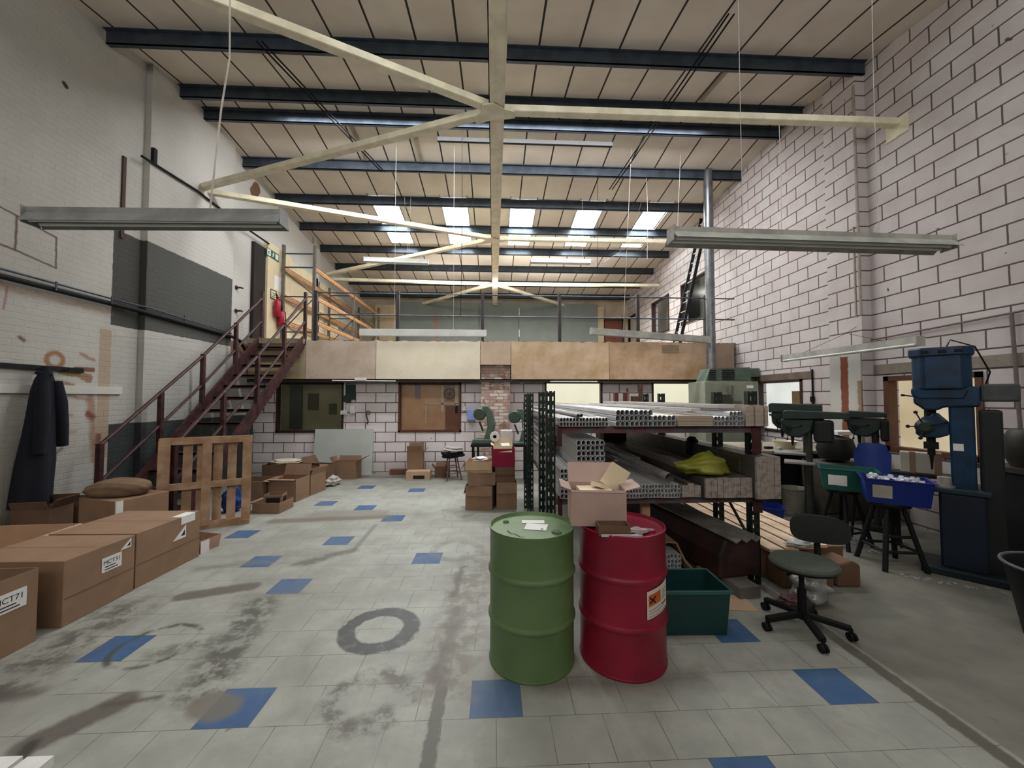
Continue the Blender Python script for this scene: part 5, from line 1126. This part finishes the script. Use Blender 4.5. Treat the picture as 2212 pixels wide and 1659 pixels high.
# backrest towards +X/+Y
bx, by, ba = .23, .12, 28
mb = MB(); prof = []
W_, H_ = .19, .105; vs = []; nu, nv = 20, 10
for j in range(nv + 1):
    for i in range(nu + 1):
        u = -1 + 2 * i / nu; v = -1 + 2 * j / nv; k = (abs(u) ** 3.2 + abs(v) ** 3.2)
        s = max(abs(u), abs(v)) / max(1e-6, (abs(u) ** 3.2 + abs(v) ** 3.2) ** (1 / 3.2)) if k > 0 else 1
        vs.append((u * s * W_, .05 * (u * s) ** 2 * -1, v * s * H_))
front = vs; back = [(a, b + .05, c) for a, b, c in vs]; allv = [(a * 1, b - .012 * (1 - min(1, (a / W_) ** 2)) * (1 - min(1, (c / H_) ** 2)), c) for a, b, c in front] + back
fs = []; N_ = (nu + 1) * (nv + 1)
for j in range(nv):
    for i in range(nu):
        a = j * (nu + 1) + i; fs += [(a, a + 1, a + nu + 2, a + nu + 1), (N_ + a, N_ + a + nu + 1, N_ + a + nu + 2, N_ + a + 1)]
per = [i for i in range(nu + 1)] + [j * (nu + 1) + nu for j in range(1, nv + 1)] + [nv * (nu + 1) + i for i in range(nu - 1, -1, -1)] + [j * (nu + 1) for j in range(nv - 1, 0, -1)]
for q in range(len(per)): a, b = per[q], per[(q + 1) % len(per)]; fs.append((a, N_ + a, N_ + b, b))
mb.add(allv, fs); Mb = T(bx, by, .70) @ RZ(-ba) @ Matrix.Rotation(R(-8), 4, 'X')
mb.xf(Mb); mb.build('backrest', m_seatd, t, smooth=True)
mb = MB(); mb.tube([(.02, .02, .445), (.2, .13, .44), (.245, .155, .47), (.25, .165, .62), (.245, .155, .72)], .022, 10); mb.build('back_bar', m_black, t, smooth=True)
mb = MB(); mb.tube([(-.02, 0, .12), (-.02, 0, .3)], .03, 16); mb.tube([(-.02, 0, .3), (-.02, 0, .45)], .018, 12); mb.tube([(-.02, 0, .085), (-.02, 0, .13)], .045, 16); mb.build('gas_column', m_black, t, smooth=True)
mb = MB(); mb.tube([(-.03, 0, .435), (-.16, -.03, .42)], .007, 6); mb.build('lever', m_black, t)
for k, a in enumerate((-178, -106, -34, 38, 110)):
    ca, sa = math.cos(R(a)), math.sin(R(a)); L_ = .285
    mb = MB(); mb.bar((-.02, 0, .115), (-.02 + ca * L_, sa * L_, .085), .045, .036); lg = mb.build('base_arm', m_black, t, bevel=.005)
    mb = MB(); x, y = -.02 + ca * L_, sa * L_; mb.tube([(x, y, .085), (x, y, .05)], .01, 8); 
    for s in (-.014, .014): mb.tube([(x + s - .008, y, .029), (x + s + .008, y, .031)], .03, 18)
    mb.build('castor', m_black, lg, smooth=True)
# ------------------------------------------------------------------ timber pallet leaning on the stairs
t = thing('timber_pallet', 'timber pallet standing on edge in front of the staircase', 'pallet', (-3.84, 5.42, 0), R(27)); 
Wp, Hp = 1.0, 1.22
PM = Matrix.Rotation(R(0), 4, 'X')
for z0 in (0, .54, Hp - .09):
    mb = MB(); mb.box(-Wp / 2 if z0 != .54 else -Wp / 2 + .06, Wp / 2 if z0 != .54 else Wp / 2 - .06, .0, .10, z0, z0 + (.09 if z0 != .54 else .08)); mb.build('stringer', m_wood, t)
for x0, w in ((-.5, .12), (-.045, .10), (.40, .10)):
    mb = MB(); mb.box(x0, x0 + w, -.022, 0, .05, Hp - .03 if x0 < .3 else Hp - .05); mb.build('front_slat', m_wood, t)
for x0 in (-.5, -.27, -.12, .06, .22, .40):
    mb = MB(); mb.box(x0, x0 + .1, .10, .122, .0, Hp); mb.build('back_slat', m_wood, t)
t.rotation_euler = (R(-3), 0, R(27))
blob('blue_rag', M('blue_cloth', '#14418c', .8, 0, .3, 7), 'blue plastic bag on the floor behind the pallet', 'bag', (-4.02, 6.25, 0), (.14, .12, .22), 61, .5)
# ------------------------------------------------------------------ big blue pillar drill (seen side-on)
t = thing('pillar_drill', 'large blue pillar drilling machine by the right wall', 'machine', (4.63, 3.82, 0), R(-50.5))
def LB(mb, nm, mat, **k): return mb.build(nm, mat, t, world=True, **k)
def LL(mb, nm, mat, **k): return mb.build(nm, mat, t, **k)
mb = MB(); mb.prism([(-.2, -.1), (-.2, .1), (-.12, .17), (.14, .17), (.215, .1), (.215, -.1), (.14, -.17), (-.12, -.17)], 'z', 1.83, 2.21); LL(mb, 'motor_housing', m_blue, bevel=.02)
mb = MB(); mb.prism([(-.225, -.11), (-.225, .11), (-.13, .19), (.15, .19), (.235, .11), (.235, -.11), (.15, -.19), (-.13, -.19)], 'z', 2.17, 2.26); LL(mb, 'housing_lid', m_blue, bevel=.015)
mb = MB(); [mb.cbox((x_, -.188, 2.215), (.06, .012, .035)) for x_ in (-.1, .02, .13)]; LL(mb, 'vent', m_black, bevel=.008)
mb = MB(); mb.prism([(-.21, 1.78), (-.16, 1.73), (.16, 1.73), (.2, 1.85), (-.21, 1.85)], 'y', -.14, .14); LL(mb, 'gear_case', m_blue, bevel=.02)
mb = MB(); mb.prism([(-.195, 1.69), (-.16, 1.66), (-.12, 1.62), (-.03, 1.615), (.02, 1.65), (.26, 1.66), (.26, 1.86), (.0, 1.87), (-.195, 1.8)], 'y', -.13, .13); LL(mb, 'head', m_blue, bevel=.02)
mb = MB(); mb.box(.26, .5, -.12, .12, 1.71, 1.88); LL(mb, 'rear_gearbox', M('grey_machine_paint', '#454b4c', .5, 0, .3, 6), bevel=.02)
mb = MB(); mb.tube([(-.18, -.1, 1.76), (-.27, -.12, 1.775)], .007, 8); mb.tube([(-.26, -.12, 1.774), (-.285, -.125, 1.777)], .012, 8); LL(mb, 'gear_lever', m_black)
mb = MB(); mb.box(.05, .22, -.1, .1, .06, 1.68); LL(mb, 'column', m_blue, bevel=.015)
mb = MB(); mb.box(.245, .39, -.12, .15, .0, 1.63); LL(mb, 'control_cabinet', M('near_black_paint', '#14181b', .6, 0, .3, 5), bevel=.02)
mb = MB(); mb.tube([(-.08, 0, 1.63), (-.08, 0, 1.5)], .045, 20); LL(mb, 'quill', m_black, smooth=True)
mb = MB(); mb.prism([(-.19, 1.37), (-.15, 1.335), (-.03, 1.335), (.05, 1.37), (.05, 1.5), (.0, 1.56), (-.02, 1.59), (-.06, 1.59), (-.07, 1.56), (-.13, 1.55), (-.18, 1.5)], 'y', -.1, .1); LL(mb, 'feed_box', m_blue, bevel=.02)
mb = MB(); mb.lathe([(0, 0), (.06, 0), (.075, .015), (.075, .045), (.045, .07), (0, .07)], 24); mb.xf(T(-.12, -.09, 1.45) @ Matrix.Rotation(R(90), 4, 'X')); LL(mb, 'hub', m_machgreen, smooth=True)
for a in (112, 180, 255, 20):
    L_ = .15 if a in (112, 20) else .11
    ca, sa = math.cos(R(a)), math.sin(R(a)); mb = MB(); mb.tube([(-.12 + ca * .03, -.15, 1.45 + sa * .03), (-.12 + ca * L_, -.19, 1.45 + sa * L_)], .006, 8); mb.lathe([(0, -.018), (.014, -.011), (.018, 0), (.014, .011), (0, .018)], 12, (-.12 + ca * (L_ + .01), -.19, 1.45 + sa * (L_ + .01))); LL(mb, 'feed_handle', m_black, smooth=True)
mb = MB(); mb.tube([(-.08, 0, 1.34), (-.08, 0, 1.26)], .035, 16); mb.cbox((-.08, 0, 1.25), (.11, .08, .07)); mb.tube([(-.08, 0, 1.22), (-.08, 0, 1.15)], .03, 12); mb.tube([(-.08, 0, 1.15), (-.08, 0, 1.0)], [.018, .008], 12); LL(mb, 'chuck', m_black)
mb = MB(); mb.box(-.25, .3, -.2, .2, .8, .85); LL(mb, 'work_table', M('worn_blue_table', '#1c3442', .5, .2, .3, 5), bevel=.01)
mb = MB(); mb.box(-.04, .27, -.17, .17, .06, .8); LL(mb, 'pedestal', M('deep_blue_paint', '#081a2e', .5, 0, .3, 5), bevel=.02)
mb = MB(); mb.box(-.18, .4, -.25, .22, 0, .07); LL(mb, 'foot', M('dark_teal_paint', '#14242a', .5, 0, .3, 5), bevel=.01)
mb = MB(); mb.box(.07, .14, -.104, -.1, 1.22, 1.29); LL(mb, 'label', m_paper)
mb = MB(); mb.tube([(.05, -.05, 2.26), (.08, -.02, 2.34), (.24, 0, 2.26), (.33, 0, 2.0), (.3, 0, 1.88)], .007, 6); LL(mb, 'power_cable', m_dwire)
tb = thing('machine_block', 'pale round workpiece on the blue drill table', 'workpiece', (4.55, 3.75, .85)); mb = MB(); mb.lathe([(0, 0), (.075, 0), (.075, .02), (.055, .02), (.05, .1), (0, .1)], 24); mb.build('casting', m_alud, tb, smooth=True)
# dark machine and drum bin at the right edge
t = thing('dark_machine', 'dark machine body at the right edge behind the black bin', 'machine', (5.42, 3.62, 0)); m_dk = M('soot_dark_paint', '#17191a', .6, 0, .4, 4)
mb = MB(); mb.box(5.16, 5.70, 3.32, 3.92, 0, 1.0); LB(mb, 'cabinet', m_dk, bevel=.02)
mb = MB(); mb.box(5.14, 5.72, 3.3, 3.94, 1.0, 1.05); LB(mb, 'top', M('worn_steel_top', '#4d4843', .5, .3, .3, 6))
mb = MB(); mb.lathe([(0, 0), (.2, 0), (.24, .1), (.24, .3), (.2, .38), (0, .38)], 24, (5.42, 3.62, 1.05)); LB(mb, 'bowl', M('dull_grey_steel', '#35342f', .5, .3), smooth=True)
t = thing('waste_bin', 'black plastic bin cut off at the right edge of the picture', 'bin', (4.12, 2.6, 0)); mb = MB(); mb.lathe([(0, 0), (.25, 0), (.33, .5), (.34, .52), (.325, .52), (.315, .5), (.24, .02), (0, .02)], 40); mb.build('body', m_black, t, smooth=True)
mb = MB(); mb.tube([(.343 * math.cos(a * math.pi / 20), .343 * math.sin(a * math.pi / 20), .52) for a in range(41)], .012, 8, False); mb.build('rim', M('grey_rim', '#5a5a60', .5), t, smooth=True)
# ------------------------------------------------------------------ green bench drills
def bench_drill(label, x, y, rz, x0, x1, z, hc, colx, headx, group='dark green bench drills'):
    t = thing('drill_press', label, 'machine', (x, y, 0), R(rz), group)
    mb = MB(); mb.prism([(x0, 0), (x1, .02), (x1, hc - .02), (x0 + .03, hc), (x0, hc - .02)], 'y', -.11, .11); mb.xf(T(0, 0, z - hc)); mb.build('belt_cover', m_machgreen, t, bevel=.012)
    zb = z - hc; h = headx
    mb = MB(); mb.prism([(h - .13, 0), (h - .12, -.15), (h - .05, -.23), (h + .08, -.25), (h + .2, -.16), (h + .24, 0)], 'y', -.09, .09); mb.xf(T(0, 0, zb)); mb.build('spindle_head', m_machgreen, t, bevel=.02)
    mb = MB(); mb.box(colx + .05, min(x1 + .02, colx + .26), -.1, .1, zb - .3, zb - .005); mb.build('motor', m_dk, t, bevel=.03)
    mb = MB(); mb.tube([(colx, .02, 0), (colx, .02, zb)], .038, 18); mb.build('column', M('dusty_column', '#3b3d37', .5, .2, .3, 8), t, smooth=True)
    mb = MB(); mb.tube([(h, 0, zb - .2), (h, 0, zb - .36)], [.026, .012], 12); mb.build('chuck', m_black, t)
    mb = MB(); mb.lathe([(0, 0), (.038, 0), (.038, .05), (0, .05)], 18); mb.xf(T(h - .04, -.07, zb - .13) @ Matrix.Rotation(R(90), 4, 'X')); mb.build('feed_hub', m_black, t)
    for a in (135, 262, 20):
        ca, sa = math.cos(R(a)), math.sin(R(a)); mb = MB(); mb.tube([(h - .04, -.11, zb - .13), (h - .04 + .13 * ca, -.13, zb - .13 + .13 * sa)], .005, 6); mb.lathe([(0, -.018), (.012, -.009), (.012, .009), (0, .018)], 10, (h - .04 + .14 * ca, -.13, zb - .13 + .14 * sa)); mb.build('feed_handle', m_black, t)
    mb = MB(); mb.box(h - .1, colx + .06, -.13, .13, zb - .6, zb - .57); mb.build('table', m_alud, t, bevel=.006)
    mb = MB(); mb.box(colx - .16, colx + .16, -.16, .16, 0, .05); mb.build('foot', m_machgreen, t, bevel=.01)
    return t
bench_drill('dark green drill press nearest the rack, in front of the bright window', 4.36, 5.44, -38.3, -.32, .3, 1.67, .14, .12, -.16)
bench_drill('dark green drill press in the middle, with the longest belt cover', 4.30, 5.04, -38.3, -.34, .36, 1.575, .12, -.06, -.24)
bench_drill('dark green drill press on the right, behind the blue chair', 5.05, 5.05, -45, -.21, .2, 1.57, .1, .08, -.08)
t = thing('motor_unit', 'dark rounded machine body between the green drills and the blue chair', 'machine', (5.25, 5.65, 0)); mb = MB(); mb.box(-.45, .4, -.25, .25, 0, .8); mb.build('cabinet', M('brown_grey_paint', '#4d463e', .6, 0, .3, 4), t, bevel=.02); mb = MB(); mb.lathe([(0, 0), (.2, .04), (.24, .18), (.2, .34), (0, .4)], 24, (-.15, -.05, .8)); mb.build('hood', m_dk, t, smooth=True)
mb = MB(); mb.box(-.2, .2, -.15, .1, 1.2, 1.25); mb.build('tray', m_paper, t)
# workbench under the bright window
t = thing('workbench', 'pale-topped workbench under the bright window by the right wall', 'table', (4.9, 6.6, 0))
mb = MB(); mb.box(4.2, 5.7, 5.95, 7.2, .86, .91); LB(mb, 'top', M('worn_pale_top', '#9a9384', .7, 0, .3, 6), bevel=.004)
mb = MB(); mb.box(4.3, 5.6, 6.1, 7.1, .1, .86); LB(mb, 'cabinet', M('black_cabinet', '#121516', .6, 0, .3, 5))
for x_ in (4.24, 5.64):
    for y_ in (6.0, 7.14): mb = MB(); mb.box(x_ - .03, x_ + .03, y_ - .03, y_ + .03, 0, .86); LB(mb, 'leg', m_dk)
t = thing('plastic_basin', 'cream plastic basin on the workbench under the bright window', 'basin', (4.82, 6.25, .91)); mb = MB(); mb.lathe([(0, 0), (.12, 0), (.17, .12), (.18, .125), (.16, .12), (.11, .01), (0, .01)], 28); mb.build('bowl', m_cream, t, smooth=True)
t = thing('plastic_tub', 'small clear plastic tub with a white lid on the bench behind the rack', 'tub', (4.27, 6.15, .91)); mb = MB(); mb.box(-.06, .06, -.05, .05, 0, .12); mb.build('tub', M('clear_tub', '#b3a096', .3), t, bevel=.008); mb = MB(); mb.box(-.07, .07, -.06, .06, .12, .14); mb.build('lid', m_paper, t)
for k, (x_, y_) in enumerate(((4.5, 6.2), (4.6, 6.1), (5.1, 6.15), (5.25, 6.3))):
    mb = MB(); mb.cbox((0, 0, .02), (.12, .06, .04), T(x_, y_, .91) @ RZ(30 * k)); tag(mb.build('small_part', m_alu if k % 2 else m_black), 'small metal part lying on the bench under the bright window', 'metal part', 'parts on the workbench')
# open black case with cutters
t = thing('parts_cabinet', 'low dark cabinet with a heap of shiny metal offcuts on top, behind the rack', 'cabinet', (4.08, 5.82, 0)); mb = MB(); mb.box(-.2, .25, -.1, .1, 0, .72); mb.build('body', m_machgreen, t, bevel=.01)
mb = MB(); rnd = random.Random(9)
for k in range(28): mb.cbox((0, 0, 0), (.1, .012, .012), T(rnd.uniform(-.15, .18), rnd.uniform(-.08, .08), .73 + rnd.random() * .05) @ RZ(rnd.uniform(0, 180)) @ Matrix.Rotation(rnd.uniform(-.4, .4), 4, 'Y'))
o = mb.build('metal_offcuts', m_alu, recenter=True); o.location = Vector(o.location) + Vector((4.08, 5.82, 0)); tag(o, 'heap of shiny thin metal offcuts on the low dark cabinet', 'metal offcuts', kind='stuff')
# blue chair back, tubs, stools
t = thing('plastic_chair', 'royal blue plastic chair standing behind the teal tub', 'chair', (4.74, 4.68, 0), R(-44))
mb = MB(); nu, nv = 16, 10; vs = []
for j in range(nv + 1):
    for i in range(nu + 1):
        u = -1 + 2 * i / nu; v = j / nv; w = .185 - .02 * (1 - v) - .05 * max(0, v - .8) * 5 * abs(u) ** 4
        vs.append((u * w, .2 + .04 * v - .06 * (1 - u * u) * .0 + -.05 * u * u, .76 + .40 * v - .05 * abs(u) ** 4))
n0 = len(vs); vs += [(a, b + .012, c) for a, b, c in vs]; fs = []
for j in range(nv):
    for i in range(nu): a = j * (nu + 1) + i; fs += [(a, a + 1, a + nu + 2, a + nu + 1), (n0 + a, n0 + a + nu + 1, n0 + a + nu + 2, n0 + a + 1)]
per = [i for i in range(nu + 1)] + [j * (nu + 1) + nu for j in range(1, nv + 1)] + [nv * (nu + 1) + i for i in range(nu - 1, -1, -1)] + [j * (nu + 1) for j in range(nv - 1, 0, -1)]
for q in range(len(per)): a, b = per[q], per[(q + 1) % len(per)]; fs.append((a, n0 + a, n0 + b, b))
mb.add(vs, fs); mb.build('backrest', M('royal_blue_shell', '#27408f', .45, 0, .1, 5), t, smooth=True)
mb = MB(); mb.box(-.21, .21, -.2, .21, .58, .62); mb.build('seat', bpy.data.materials['royal_blue_shell'], t, bevel=.03)
for sx_ in (-1, 1):
    for sy_ in (-1, 1): mb = MB(); mb.tube([(sx_ * .17, sy_ * .16, .58), (sx_ * .22, sy_ * .21, 0)], .013, 10); mb.build('leg', m_black, t, smooth=True)
    mb = MB(); mb.tube([(sx_ * .18, .18, .6), (sx_ * .19, .2, .8)], .01, 8); mb.build('back_support', m_black, t)
stool('black wooden stool holding the teal tub', (4.17, 4.5, 0), 10, .665, .17, .26, m_black, None, 4, lr=.02)
stool('black wooden stool holding the blue tub of clear parts', (4.16, 3.95, 0), -10, .66, .18, .27, m_black, None, 4, lr=.022)
def tub(label, loc, rz, w, d, h, mat, cat='tub'):
    t = thing('plastic_tub', label, cat, loc, R(rz), 'plastic parts tubs'); mb = MB(); mb.tub(w, d, h, .006, .12); mb.build('body', mat, t)
    mb = MB()
    for a in ((-w / 2 - .02, w / 2 + .02, -d / 2 - .02, -d / 2 + .003), (-w / 2 - .02, w / 2 + .02, d / 2 - .003, d / 2 + .02), (-w / 2 - .02, -w / 2 + .003, -d / 2, d / 2), (w / 2 - .003, w / 2 + .02, -d / 2, d / 2)): mb.box(a[0], a[1], a[2], a[3], h - .008, h)
    mb.build('rim', mat, t); return t
tt = tub('teal green plastic tub with a paper label on a stool', (4.2, 4.47, .665), -38, .51, .36, .25, m_greenpl)
mb = MB(); mb.cbox((0, 0, 0), (.17, .002, .12), T(-.1, -.176, .12) @ Matrix.Rotation(R(5), 4, 'X')); mb.build('paper_label', m_paper, tt)
tb = tub('blue plastic tub full of clear parts on a stool', (4.2, 3.92, .66), -38, .52, .38, .25, m_bluepl2)
mb = MB(); mb.cbox((0, 0, 0), (.15, .002, .13), T(-.12, -.186, .125) @ Matrix.Rotation(R(5), 4, 'X')); mb.build('paper_label', M('worn_label', '#aaa595', .8), tb)
mb = MB(); rnd = random.Random(2)
for k in range(60): mb.cbox((0, 0, 0), (.035, .03, .022), T(rnd.uniform(-.2, .2), rnd.uniform(-.13, .13), .225 + rnd.random() * .03) @ RZ(rnd.uniform(0, 180)) @ Matrix.Rotation(rnd.uniform(-.8, .8), 4, 'X'))
mb.xf(T(4.2, 3.92, .66) @ RZ(-38)); tag(mb.build('clear_parts', M('clear_plastic_parts', '#c9ccd4', .15, 0, .2, 9, spec=.9)), 'clear plastic parts filling the blue tub', 'parts', kind='stuff')
t = thing('paper_packet', 'white packets banded with brown tape standing behind the blue tub', 'packet', (5.0, 4.36, .87), R(-48)); mb = MB(); mb.box(-.17, .17, -.06, .06, .0, .24); mb.build('packet', M('off_white_packet', '#b7b1a4', .7, 0, .1, 6), t, bevel=.01); mb = MB(); mb.box(-.09, -.04, -.063, .063, -.0, .243); mb.box(.11, .17, -.063, .063, 0, .243); mb.build('tape', m_card, t)
t = thing('side_table', 'dark low bench behind the blue tub carrying the packets', 'table', (5.0, 4.36, 0), R(-48)); mb = MB(); mb.box(-.25, .3, -.13, .13, .83, .87); mb.build('top', m_dk, t)
for sx_ in (-.2, .25): mb = MB(); mb.box(sx_ - .02, sx_ + .02, -.1, .1, 0, .83); mb.build('leg', m_dk, t)
tub('blue plastic tub on the floor behind the timber deck', (3.82, 5.45, 0), -25, .50, .36, .22, m_bluepl2)
mb = MB(); mb.box(3.6, 3.9, 5.62, 5.85, .0, .30); tag(mb.build('white_box', m_white, bevel=.01), 'white box standing behind the blue floor tub', 'box')
mb = MB(); mb.box(3.9, 4.15, 5.95, 6.35, 0, .42); tag(mb.build('grey_crate', M('dark_grey_crate', '#33342f', .7), bevel=.01), 'dark grey crate on the floor left of the white bucket', 'crate')
t = thing('bucket', 'dirty white plastic bucket on the floor behind the chair', 'bucket', (4.5, 5.75 + .15, 0)); t.location = (4.42, 5.3, 0)
mb = MB(); mb.lathe([(0, 0), (.14, 0), (.17, .36), (.18, .37), (.18, .385), (.168, .38), (.13, .01), (0, .01)], 32); mb.build('pail', M('dirty_white_plastic', '#a9a595', .5, 0, .2, 6), t, smooth=True)
t.location = (4.56, 5.76, 0)
mb = MB(); rnd = random.Random(12)
for k in range(40):
    x_, y_ = rnd.uniform(4.0, 4.7), rnd.uniform(4.2, 5.0); mb.tube([(x_ + .06 * math.cos(a * .9), y_ + .06 * math.sin(a * .9), .01 + .004 * a) for a in range(5)], .003, 4)
tag(mb.build('metal_swarf', m_alu), 'curly shiny metal swarf on the floor under the stools', 'swarf', kind='stuff')
mb = MB(); rnd = random.Random(13)
for k in range(30):
    f = rnd.random(); mb.cbox((0, 0, .004), (.03, .006, .006), T(4.05 + .55 * f + rnd.uniform(-.05, .05), 3.72 - .42 * f + rnd.uniform(-.05, .05), 0) @ RZ(rnd.uniform(0, 180)))
tag(mb.build('metal_chips', m_alu), 'bright metal chips scattered on the floor before the blue drill', 'swarf', kind='stuff')
# conduits on the right wall
mb = MB(); mb.tube([(XR - .02, 6.73, 2.26), (XR - .02, 6.73, 1.3)], .014, 8); mb.cbox((XR - .03, 6.73, 1.72), (.04, .06, .1)); tag(mb.build('wall_conduit', m_dwire), 'thin dark conduit beside the bright window on the right wall', 'pipe')
mb = MB(); mb.tube([(XR - .04, 5.6, 2.62), (XR - .04, 3.6, 2.7)], .012, 8); mb.tube([(XR - .04, 4.0, 2.68), (XR - .04, 3.95, .6)], .018, 8); tag(mb.build('wall_conduit', M('pinkish_pipe', '#6f625f', .6)), 'pipe running along the right wall and down behind the blue drill', 'pipe')
mb = MB(); mb.tube([(XR - .17, 5.62, 3.0), (XR - .17, 5.63, 6.6)], .018, 8); mb.tube([(XR - .17, 5.70, 3.0), (XR - .17, 5.70, 4.4)], .012, 8); tag(mb.build('wall_conduit', M('painted_conduit', '#9c9288', .6)), 'painted conduit running up the corner of the block pier', 'pipe')
